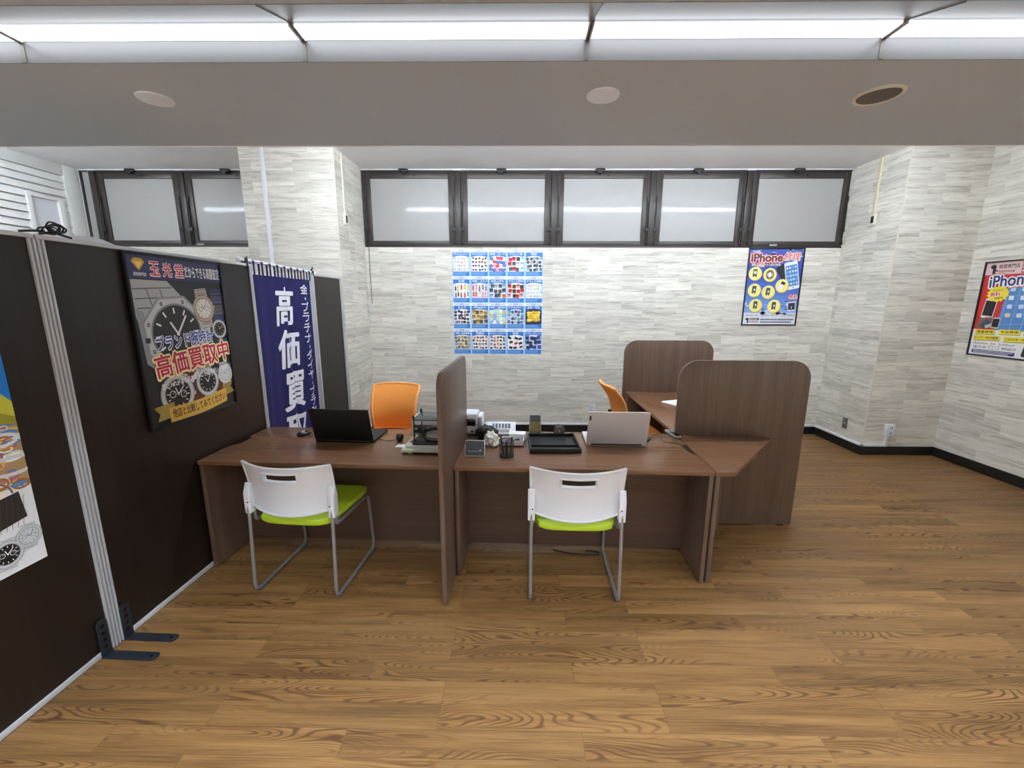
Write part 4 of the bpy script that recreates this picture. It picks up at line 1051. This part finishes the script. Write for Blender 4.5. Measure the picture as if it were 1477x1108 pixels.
for k, (ti, bg, pal, kind, what) in enumerate(FLY):
    j, i = divmod(k, 5); rr = random.Random(100 + k)
    P = Print(FW - .001, FH - .001); P.bg = (236, 244, 250); w_, h_ = P.w, P.h
    P.rect(0, 0, w_, h_, (176, 214, 246), 1); P.rect(0, h_ * .9, w_, h_, (236, 240, 246), 2)
    P.rrect(w_ * .36, h_ * .925, w_ * .62, h_ * .98, .006, (92, 120, 184), 3); P.text('高価買取', w_ * .38, h_ * .935, w_ * .60, h_ * .97, WH, 4, .03)
    fine_lines(P, w_ * .10, h_ * .935, w_ * .33, h_ * .965, 1, (90, 96, 110), 3, k); fine_lines(P, w_ * .66, h_ * .935, w_ * .93, h_ * .965, 1, (90, 96, 110), 3, k + 50)
    P.rect(w_ * .045, h_ * .03, w_ * .955, h_ * .895, (54, 122, 204), 3)
    tw = min(.82, .13 * len(ti) + .06); P.text(ti, w_ * (.5 - tw / 2), h_ * .80, w_ * (.5 + tw / 2), h_ * .872, WH, 5, .035)
    if k == 19: P.text('修理受付', w_ * .28, h_ * .72, w_ * .72, h_ * .785, WH, 40, .035)
    P.poly([(w_ * .06, h_ * .19), (w_ * .94, h_ * .19), (w_ * .94, h_ * .72)] + [(w_ * (.94 - .88 * q / 8), h_ * (.72 + .055 * math.sin(math.pi * q / 8))) for q in range(1, 8)] + [(w_ * .06, h_ * .72)], bg, 4)
    x0, x1, y0, y1 = w_ * .07, w_ * .93, h_ * .2, h_ * .735
    nx, ny = {'tile': (4, 3), 'bottle': (5, 2), 'slab': (3, 3)}.get(kind, (5, 4))
    for b_ in range(ny):
        for a_ in range(nx):
            cx = x0 + (a_ + .5 + rr.uniform(-.18, .18)) * (x1 - x0) / nx; cy = y0 + (b_ + .5 + rr.uniform(-.15, .15)) * (y1 - y0) / ny
            c = rr.choice(pal); l = 6 + rr.randrange(8); dx, dy = (x1 - x0) / nx, (y1 - y0) / ny
            dk = tuple(int(v * .6) for v in c); lt = tuple(min(255, int(v * 1.25 + 20)) for v in c)
            if kind == 'ring': P.ring(cx, cy, dx * .38, dy * .32, .0035, c, l, 12); P.ell(cx + dx * .2, cy, .005, .005, dk, l + 1, 8)
            elif kind == 'disc': P.ell(cx, cy, dx * .47, dy * .42, dk, l, 16); P.ell(cx, cy, dx * .36, dy * .32, c, l + 1, 16); P.ell(cx, cy, dx * .18, dy * .16, lt, l + 2, 12)
            elif kind == 'bottle': P.rrect(cx - dx * .25, cy - dy * .4, cx + dx * .25, cy + dy * .15, .004, c, l); P.rect(cx - dx * .09, cy + dy * .1, cx + dx * .09, cy + dy * .42, dk, l); P.rect(cx - dx * .2, cy - dy * .22, cx + dx * .2, cy - dy * .02, lt, l + 1)
            elif kind == 'card': P.orect(cx, cy, dx * 1.15, dy * .8, rr.uniform(-40, 40), c, l, .003); P.orect(cx, cy, dx * .7, dy * .35, rr.uniform(-40, 40), lt, l + 1)
            elif kind == 'tile': P.orect(cx, cy, dx * .92, dy * .82, rr.uniform(-8, 8), c, l, .004); P.orect(cx, cy + dy * .12, dx * .8, dy * .2, 0, dk, l + 1)
            elif kind == 'gold': P.ell(cx * .8 + w_ * .1, cy * .7 + h_ * .17, dx * .55, dy * .5, c, l, 9, rr.random()); P.ell(cx * .8 + w_ * .1 + .003, cy * .7 + h_ * .17 + .004, dx * .25, dy * .2, lt, l + 1, 7)
            elif kind == 'slab': P.orect(cx, cy, dx * .72, dy * .5, rr.uniform(-35, 35), c, l, .004); P.orect(cx, cy, dx * .5, dy * .3, rr.uniform(-35, 35), dk, l + 1)
            else: P.ell(cx, cy, dx * .38, dy * .3, c, l, 9, rr.random()); P.orect(cx + dx * .1, cy - dy * .15, dx * .35, dy * .25, rr.uniform(-30, 30), dk, l + 1)
    fine_lines(P, w_ * .08, h_ * .06, w_ * .88, h_ * .165, 3, (130, 178, 234), 5, k + 80)
    o = P.build('flyer', None, 'flyer', y=0)
    o.location = (FX + i * FW, YB - .0005, FZ - (j + 1) * FH)
    tag(o, 'blue flyer picturing %s, %s in the %s row' % (what, ORD[i], ROW[j]), 'flyer', 'blue flyers taped in a grid under the window')

# ---- banner lettering (follows the cloth)
def cloth_text(txt, ta, tb, za, zb, bold, slant=0.0, stamp=(0, 0, 0)):
    vs, fs = text_mesh(txt, bold)
    a0, a1 = min(v[0] for v in vs), max(v[0] for v in vs); b0, b1 = min(v[1] for v in vs), max(v[1] for v in vs)
    bm = bmesh.new(); bv = []; ox, oy, lift = stamp
    for vx, vy in vs:
        fz = (vy + oy - b0) / (b1 - b0); tt = ta + (tb - ta) * (vx + ox - a0) / (a1 - a0) + slant * (fz - .5)
        bv.append(bm.verts.new((0, tt, zb + (za - zb) * fz)))
    for f in fs:
        try: bm.faces.new([bv[q] for q in f])
        except ValueError: pass
    for q in range(1, 64):
        tt = T0 + (T1 - T0) * q / 64
        if ta - .05 < tt < tb + .05: bmesh.ops.bisect_plane(bm, geom=bm.verts[:] + bm.edges[:] + bm.faces[:], plane_co=(0, tt, 0), plane_no=(0, 1, 0))
    for q in range(1, 24):
        zq = ZTOP - (ZTOP - ZBOT) * q / 24
        if zb - .05 < zq < za + .05: bmesh.ops.bisect_plane(bm, geom=bm.verts[:] + bm.edges[:] + bm.faces[:], plane_co=(0, 0, zq), plane_no=(0, 0, 1))
    for v in bm.verts: v.co.x = cloth(v.co.y, v.co.z) + .0034 + lift
    for f in bm.faces:
        f.normal_update()
        if f.normal.x < 0: f.normal_flip()
    return bm
bm_all = bmesh.new()
def add_cloth(*a, **k):
    bo = a[5]
    for q in range(7): add_one(*a, **k, stamp=((bo * math.cos(R(60 * q)), bo * math.sin(R(60 * q)), .00004 * q) if q < 6 else (0, 0, .0004)))
def add_one(*a, **k):
    b = cloth_text(*a, **k); me = bpy.data.meshes.new('tmp'); b.to_mesh(me); b.free(); bm_all.from_mesh(me); bpy.data.meshes.remove(me)
for ch, ta, tb, za, zb in (('高', .99, 1.225, 1.765, 1.465), ('価', .975, 1.255, 1.42, 1.115), ('買', 1.0, 1.29, 1.06, .755), ('取', .975, 1.27, .70, .40)):
    add_cloth(ch, ta, tb, za, zb, .024, slant=.03)
zz = 1.80
for ch in '金・プラチナ・ダイヤ・ブランド品':
    if ch == '・': add_cloth(ch, 1.405, 1.425, zz - .018, zz - .038, .03); zz -= .058
    else: add_cloth(ch, 1.352, 1.474, zz, zz - .080, .018); zz -= .092
me = bpy.data.meshes.new('lettering'); bm_all.to_mesh(me); bm_all.free(); me.materials.append(M['clothwhite'])
o = bpy.data.objects.new('lettering', me); COL.objects.link(o); o.parent = bn; o['label'] = 'white brush lettering'
# ================================================================== THINGS ON THE DESKS
def laptop(label, s, t, rz, w_, dep, hh, tilt, shell, kb, logo=False):
    """hinge on the near side, keyboard away from the viewer"""
    o = dthing('laptop', label, 'laptop', s, t, ZT, rz)
    b = MB(); b.prism(rrect(-w_ / 2, w_ / 2, 0, dep, .012), 'XY', .002, .017, .002); bs = b.build('base', shell, o)
    b = MB(); b.prism(rrect(-w_ / 2 + .02, w_ / 2 - .02, .03, dep * .58, .004), 'XY', .0165, .0180); kbd = b.build('keyboard', kb, o)
    b = MB()
    for r_ in range(5):
        for c_ in range(14):
            x = -w_ / 2 + .026 + c_ * (w_ - .052) / 14; y = .034 + r_ * (dep * .58 - .036) / 5
            b.box(x, x + (w_ - .052) / 14 - .003, y, y + (dep * .58 - .036) / 5 - .003, .0178, .0195)
    b.build('keys', kb, kbd, smooth=0)
    b = MB(); b.prism(rrect(-.05, .05, dep * .64, dep * .94, .004), 'XY', .0165, .0176); b.build('touchpad', shell, o)
    mt = Matrix.Translation((0, 0.004, .012)) @ Matrix.Rotation(R(tilt), 4, 'X')
    b = MB(); b.prism(rrect(-w_ / 2, w_ / 2, 0.002, hh, .010), 'XZ', -.0045, .0035, .0015); bmesh.ops.transform(b.bm, matrix=mt, verts=b.bm.verts); lid = b.build('screen_lid', shell, o)
    b = MB(); b.prism(rrect(-w_ / 2 + .008, w_ / 2 - .008, .016, hh - .008, .003), 'XZ', .0034, .0042); bmesh.ops.transform(b.bm, matrix=mt, verts=b.bm.verts); b.build('display', 'screen', lid)
    if logo:
        b = MB(); b.box(-w_ / 2 + .008, -w_ / 2 + .020, -.0052, -.004, hh - .062, hh - .030); bmesh.ops.transform(b.bm, matrix=mt, verts=b.bm.verts); b.build('badge', 'keys', lid, smooth=0)
    b = MB(); b.cyl((-w_ / 2 + .03, .003, .012), (w_ / 2 - .03, .003, .012), .007, seg=12); b.build('hinge', 'black', o)
    return o
laptop('open black laptop seen from behind on the left desk', -.823, .375, R(-1.5), .405, .275, .242, 14, 'lidblack', 'keys')
laptop('open silver laptop seen from behind on the right desk', 1.007, .405, R(.3), .395, .265, .245, 14, 'silver', 'palerim', True)

# mouse
o = dthing('computer_mouse', 'black and silver computer mouse left of the black laptop', 'mouse', -1.178, .513, ZT, R(-25))
b = MB(); vs = b.ball((0, 0, .014), 1.0, 3, (.032, .055, .02))
for v in vs: v.co.z = max(v.co.z, .001)
b.build('shell', 'blackgloss', o, smooth=80)
b = MB(); vs = b.ball((0, -.005, .021), 1.0, 3, (.016, .03, .0145)); b.build('top_inlay', 'silver', o, smooth=80)
# webcam-like ball with cable
o = dthing('small_camera', 'small black ball-shaped camera between the black laptop and the scale', 'camera', -.459, .432, ZT)
b = MB(); b.ball((0, 0, .028), .026, 3); b.build('body', 'black', o)
b = MB(); b.lathe([(.017, -.0), (.016, -.008), (.010, -.010), (.001, -.009)], (0, -.021, .028), 20, 'Y'); b.build('lens', 'blackgloss', o)
b = MB(); b.lathe([(.018, 0), (.018, .004), (.008, .008), (.007, .014)], (0, 0, 0)); b.build('foot', 'black', o)
b = MB(); b.tube([D(-.487, .44, ZT + .006), D(-.53, .415, ZT + .004), D(-.58, .43, ZT + .004), D(-.612, .452, ZT + .006)], .0022, 8); tag(b.build('thin_cable', 'black'), 'thin black cable from the black laptop to the ball camera', 'cable')

# balance with draught shield
o = dthing('precision_scale', 'pale weighing scale with clear box beside the narrow screen', 'scale', -.37, .175, ZT)
b = MB(); b.prism([(0, .0), (.318, .0), (.318, .27), (0, .27), (-.006, .13)], 'XY', .014, .03, .002)
b.prism([(.022, .03), (.318, .03), (.318, .26), (.022, .26)], 'XY', .03, .046, .003); b.build('body', 'scale', o)
b = MB(); b.box(.025, .075, -.0012, .004, .016, .027); b.build('sticker', 'lemon', o, smooth=0)
for x, y in ((.05, .03), (.28, .03), (.05, .24), (.28, .24)):
    b = MB(); b.lathe([(.017, 0), (.017, .008), (.008, .0145)], (x, y, 0)); b.build('foot', 'palerim', o)
b = MB(); b.prism(rrect(.055, .316, .05, .25, .01), 'XY', .046, .062, .003); b.build('platform', 'black', o)
for x in (.07, .308):
    for y in (.06, .243):
        b = MB(); b.cyl((x, y, .062), (x, y, .222), .0048, seg=12); b.cyl((x, y, .212), (x, y, .234), .0075, seg=12); b.build('post', 'black', o)
b = MB(); b.box(.062, .315, .052, .25, .204, .212, .0015); b.box(.185, .192, .075, .095, .212, .2145); b.box(.185, .192, .21, .225, .212, .2145); b.build('lid', 'greylid', o)
for nm, bx in (('glass_panel', (.074, .304, .058, .0605)), ('glass_panel', (.074, .304, .243, .2455)), ('glass_panel', (.066, .0685, .064, .24))):
    b = MB(); b.box(*bx, .0625, .2035); b.build(nm, 'glass', o, smooth=0)
b = MB(); b.lathe([(.07, .064), (.075, .075), (.07, .078), (.001, .074)], (.19, .15, 0), 36); b.build('weighing_pan', 'steel', o)
b = MB(); b.lathe([(.02, .0745), (.06, .078), (.064, .094), (.058, .094), (.05, .082), (.001, .080)], (.19, .15, 0.0025), 36); tag(b.build('glass_dish', 'palerim', None), 'pale round dish inside the clear box of the scale', 'dish')
d_ = bpy.data.objects['glass_dish']; d_.location = o.location; d_.rotation_euler = o.rotation_euler; d_.name = 'round_dish'
# leaning salmon card
b = MB(); b.prism(rrect(0, .040, 0, .086, .003), 'XY', 0, .0012); bmesh.ops.transform(b.bm, matrix=Matrix.Rotation(R(-28), 4, 'Y'), verts=b.bm.verts)
oc = b.build('plastic_card', 'pink'); oc.location = D(-.37 + .0225, .175 + .10, ZT + .0468); oc.rotation_euler.z = -AD
tag(oc, 'salmon pink card lying on the left end of the scale', 'card')
b = MB(); b.box(0, .075, 0, .055, 0, .003); oc = b.build('paper_slip', 'paper', smooth=0); oc.location = D(-.452, .30, ZT); oc.rotation_euler.z = -AD - R(4)
tag(oc, 'small white paper slip on the desk left of the scale', 'paper')
# white label printer behind the scale
o = dthing('label_printer', 'white printer with black front, behind the clear box of the scale', 'printer', -.385, .462, ZT)
b = MB(); b.box(0, .28, 0, .19, .012, .150, .012, 3); b.build('body', 'white', o)
b = MB(); b.box(.014, .266, -.004, .004, .02, .108, .003); b.build('front_panel', 'blackgloss', o)
b = MB(); b.box(.022, .042, -.006, -.003, .075, .088); b.box(.022, .05, -.006, -.003, .045, .049); b.build('button', 'palerim', o, smooth=0)
b = MB(); b.box(.02, .26, .02, .17, 0, .013); b.build('foot', 'black', o)
# white analyser right of the narrow screen
o = dthing('receipt_printer', 'white desktop printer with dark slot window right of the narrow screen', 'printer', -.105, .558, ZT)
b = MB(); b.prism([(0, .02), (.135, .02), (.135, .055), (.0, .055)], 'YZ', .0, .19, .003); b.prism([(-.004, .055), (.135, .055), (.135, .155), (.12, .168), (.02, .168), (.004, .16)], 'YZ', 0, .165, .006)
b.prism([(0.004, .055), (.13, .055), (.13, .14), (.115, .150), (.015, .150), (0.004, .14)], 'YZ', .166, .20, .008); b.build('body', 'white', o)
b = MB(); b.box(.015, .152, -.007, -.002, .078, .128, .002); b.build('window', 'blackgloss', o)
b = MB()
for x in (.104, .12, .14): b.cyl((x, -.0085, .115), (x, -.0065, .115), .003, seg=8)
b.build('light', 'gold', o)
b = MB(); b.box(.118, .134, -.003, .004, .03, .043, .001); b.build('port', 'black', o)
b = MB(); b.box(.01, .18, .01, .12, 0, .021); b.build('foot', 'greypanel', o)
# dark loops of cable by the screen
b = MB()
for k in range(3): b.tube([(.03 * math.cos(a) + .012 * k, .035 * math.sin(a) + .01 * k, .004 + .05 * (0.5 + .5 * math.sin(a + k))) for a in [2 * math.pi * i / 16 for i in range(16)]], .0022, 8, closed=True)
oc = b.build('cable_coil', 'black'); oc.location = D(.034, .375, ZT); tag(oc, 'loose coil of thin black cable by the narrow screen', 'cable')
# black headband lump
def lump(name, m, rad, sc_, seed, amp, label, cat, s, t, z, rz=0, flat=.0, sharp=60, sub=4):
    from mathutils import noise as nz
    b = MB(); vs = b.ball((0, 0, 0), 1.0, sub)
    for v in vs:
        k = 1 + amp * nz.noise(v.co * 2.1 + Vector((seed, 0, 0))) + amp * .5 * nz.noise(v.co * 5 + Vector((0, seed, 0)))
        v.co = Vector((v.co.x * sc_[0], v.co.y * sc_[1], v.co.z * sc_[2])) * rad * k
    lo = -rad * sc_[2] * .72
    for v in vs: v.co.z = max(v.co.z, lo) - lo
    o = b.build(name, m, smooth=sharp); o.location = D(s, t, z); o.rotation_euler.z = -AD + R(rz); return tag(o, label, cat)
lump('headband_loupe', 'blackgloss', .072, (1.15, .78, .78), 3.3, .18, 'glossy black rounded visor lying on the desk by the narrow screen', 'visor', .128, .50, ZT, 15)
lump('crumpled_bag', 'crumple', .052, (.95, .7, 1.0), 4.4, .6, 'crumpled white plastic bag on the desk beside the black visor', 'bag', .180, .372, ZT + .0, -20, sharp=0, sub=3)
# calculator board at the back edge
o = dthing('desk_calculator', 'white calculator with rows of grey keys at the back of the right desk', 'calculator', .115, .585, ZT, R(2))
mt = Matrix.Rotation(R(28), 4, 'X')
b = MB(); b.box(0, .215, 0, .125, .001, .018, .004); bmesh.ops.transform(b.bm, matrix=mt, verts=b.bm.verts); b.build('body', 'white', o)
b = MB()
for r_ in range(3):
    for c_ in range(6): b.box(.045 + c_ * .023, .062 + c_ * .023, .055 + r_ * .017, .068 + r_ * .017, .0175, .0205)
bmesh.ops.transform(b.bm, matrix=mt, verts=b.bm.verts); b.build('keys', 'greypanel', o, smooth=0)
b = MB(); b.box(.05, .17, .012, .045, .0175, .019); bmesh.ops.transform(b.bm, matrix=mt, verts=b.bm.verts); b.build('display', 'greyplate', o, smooth=0)
b = MB(); b.box(.02, .19, .08, .10, 0, .036); b.build('stand', 'palerim', o)
# white tray with tools, white box
o = dthing('parts_tray', 'white tray of small black tools behind the pen cup', 'tray', .245, .350, ZT, R(2))
b = MB(); b.box(0, .15, 0, .10, .008, .012); b.box(0, .15, 0, .004, .012, .042); b.box(0, .15, .096, .10, .012, .042); b.box(0, .004, 0, .1, .012, .042); b.box(.146, .15, 0, .1, .012, .042); b.build('body', 'white', o, smooth=0)
b = MB(); b.box(.01, .14, .01, .09, 0, .008); b.build('base', 'black', o, smooth=0)
r4 = random.Random(4)
for k in range(7):
    b = MB(); l_ = r4.uniform(.035, .06); b.tube([(-l_ / 2, 0, 0), (0, .006, .003), (l_ / 2, 0, 0)], .006 + .002 * (k % 2), 8)
    oc = b.build('small_tool', 'black' if k % 3 else 'greypanel'); oc.location = o.location + E1 * (.03 + .014 * k) + E2 * (.035 + .012 * (k % 3)) + Vector((0, 0, .022 + .004 * (k % 2))); oc.rotation_euler.z = R(r4.uniform(20, 150))
    tag(oc, 'small tool lying jumbled in the white tray behind the pen cup', 'tool', 'small tools in the white tray')
b = MB(); b.box(0, .112, 0, .075, 0, .05, .003); oc = b.build('white_box', 'paper'); oc.location = D(.288, .475, ZT); oc.rotation_euler.z = -AD - R(4)
tag(oc, 'plain white cardboard box behind the tray of tools', 'box')
# card reader in front
o = dthing('display_stand', 'tilted slate grey panel with pale rim at the front of the right desk', 'display', .030, .158, ZT, R(-1))
mt = Matrix.Rotation(R(-20), 4, 'X')
b = MB(); b.prism(rrect(0, .126, .002, .104, .012), 'XZ', 0, .012, .002); bmesh.ops.transform(b.bm, matrix=mt, verts=b.bm.verts); b.build('rim', 'palerim', o)
b = MB(); b.prism(rrect(.005, .121, .008, .098, .008), 'XZ', -.0012, .0005); bmesh.ops.transform(b.bm, matrix=mt, verts=b.bm.verts); b.build('panel', 'greypanel', o)
b = MB(); b.box(.02, .108, -.002, -.0008, .034, .0362)
b.prism([(.09, .040), (.106, .040), (.098, .049)], 'XZ', -.002, -.0008); bmesh.ops.transform(b.bm, matrix=mt, verts=b.bm.verts); b.build('marking', 'white', o, smooth=0)
b = MB(); b.prism([(.012, 0), (.085, 0), (.04, .07)], 'YZ', .045, .08); b.build('stand', 'black', o, smooth=0)
# mesh pen cup
o = dthing('pen_cup', 'black wire mesh pen cup at the front of the right desk', 'pen cup', .289, .188, ZT)
b = MB(); b.grid(lambda u, v: Vector((.044 * math.cos(2 * math.pi * u), .044 * math.sin(2 * math.pi * u), .006 + .092 * v)), 34, 12); bmesh.ops.remove_doubles(b.bm, verts=b.bm.verts, dist=1e-5)
bmesh.ops.wireframe(b.bm, faces=b.bm.faces[:], thickness=.0013, use_replace=True, use_even_offset=True); b.build('mesh_wall', 'black', o, smooth=0)
b = MB(); b.tube([(.045 * math.cos(a), .045 * math.sin(a), .100) for a in [2 * math.pi * i / 32 for i in range(32)]], .0028, 8, closed=True); b.build('rim', 'black', o)
b = MB(); b.lathe([(.045, 0), (.045, .006), (.001, .006)], seg=32); b.build('base', 'black', o)
b = MB(); b.box(-.006, .006, -.04, .04, .006, .092); b.build('divider', 'black', o, smooth=0)
for k, (x, y, dx, h_) in enumerate(((-.022, .012, -.012, .122), (.024, .01, .010, .118))):
    b = MB(); b.tube([(x, y, .007), (x + dx, y + .006, h_)], .0042, 10); oc = b.build('ballpoint_pen', 'black'); oc.location = D(.289, .188, ZT)
    tag(oc, 'dark pen standing in the %s half of the wire pen cup' % ('left', 'right')[k], 'pen', 'pens in the wire cup')
# phone upright
o = dthing('mobile_phone', 'upright mobile phone on a stand behind the black tray', 'phone', .470, .60, ZT, R(2))
mt = Matrix.Translation((0, 0, .004)) @ Matrix.Rotation(R(-9), 4, 'X')
b = MB(); b.prism(rrect(-.042, .042, 0, .148, .009), 'XZ', 0, .009, .002); bmesh.ops.transform(b.bm, matrix=mt, verts=b.bm.verts); b.build('body', 'palerim', o)
b = MB(); b.prism(rrect(-.038, .038, .004, .142, .006), 'XZ', -.001, .0005); bmesh.ops.transform(b.bm, matrix=mt, verts=b.bm.verts); b.build('screen', 'screen', o)
b = MB(); b.box(-.034, .034, -.0018, -.0009, .012, .098); bmesh.ops.transform(b.bm, matrix=mt, verts=b.bm.verts); b.build('picture', 'gold', o, smooth=0)
b = MB(); b.box(-.03, .03, -.012, .06, 0, .005, .002); b.box(-.03, .03, -.012, -.006, .0, .018, .002); b.prism([(.05, .0), (.06, .0), (.03, .09), (.024, .09)], 'YZ', -.025, .025); b.build('stand', 'black', o)
# round speaker
o = dthing('round_speaker', 'round black speakerphone at the back right of the black tray', 'speaker', .640, .60, ZT)
b = MB(); b.ball((0, 0, .043), .043, 3, (1.0, .62, 1.0)); b.build('body', 'black', o)
b = MB(); b.lathe([(.034, -.017), (.031, -.026), (.026, -.023), (.012, -.027), (.001, -.028)], (0, 0, .043), 28, 'Y'); b.build('face', 'speaker', o)
b = MB(); b.box(-.002, .002, -.0295, -.026, .036, .052); b.build('mark', 'palerim', o, smooth=0)
# black valuables tray
o = dthing('valuables_tray', 'black rectangular display tray between the pen cup and the silver laptop', 'tray', .433, .232, ZT, R(3))
b = MB(); L_, D_ = .328, .325
b.box(0, L_, 0, D_, 0, .006, .001); b.box(0, L_, 0, .012, .006, .034, .002); b.box(0, L_, D_ - .012, D_, .006, .034, .002); b.box(0, .012, .012, D_ - .012, .006, .034, .002); b.box(L_ - .012, L_, .012, D_ - .012, .006, .034, .002); b.build('frame', 'black', o)
b = MB(); b.box(.0122, L_ - .0122, .0122, D_ - .0122, .006, .012); b.build('lining', 'lidblack', o, smooth=0)
b = MB(); b.box(.0122, L_ - .0122, .10, .108, .012, .024); b.build('divider', 'black', o)
# handset and laptop lead
o = dthing('cordless_handset', 'silver cordless handset lying near the right end of the desks', 'phone', 1.462, .665, ZT, R(10))
b = MB(); b.prism(rrect(-.024, .024, -.085, .085, .014), 'XY', .002, .020, .005); b.build('body', 'handset', o)
b = MB(); b.prism(rrect(-.019, .019, -.076, .015, .005), 'XY', .0195, .0212); b.build('keypad', 'blackgloss', o)
b = MB(); b.prism(rrect(-.016, .016, .024, .058, .004), 'XY', .0195, .0212); b.build('display', 'greyplate', o)
b = MB(); b.tube([D(1.205, .43, ZT + .006), D(1.235, .50, ZT + .006), D(1.262, .54, ZT + .006), D(1.30, .60, ZT + .02), D(1.325, .60, ZT + .028), D(1.345, .53, ZT + .01), D(1.372, .48, ZT + .004), D(1.41, .49, ZT + .004), D(1.45, .44, ZT + .004), D(1.466, .40, ZT + .002), D(1.468, .37, ZT - .03), D(1.466, .34, ZT - .14)], .0026, 8, fil=.02)
lead = b.build('laptop_lead', 'black'); tag(lead, 'black lead from the silver laptop into the desk edge notch', 'cable')
b = MB(); b.cyl(D(1.245, .515, ZT + .008), D(1.268, .548, ZT + .008), .0075, seg=12); b.build('plug', 'black', lead)
# floor lead under the right desk
b = MB(); b.tube([D(.60, .305, .006), D(.70, .27, .006), D(.80, .262, .006), D(.89, .262, .006), D(.905, .28, .006), D(.89, .30, .006), D(.82, .305, .006)], .005, 8, fil=.03)
tag(b.build('power_lead', 'black'), 'black power lead on the floor under the right desk', 'cable')
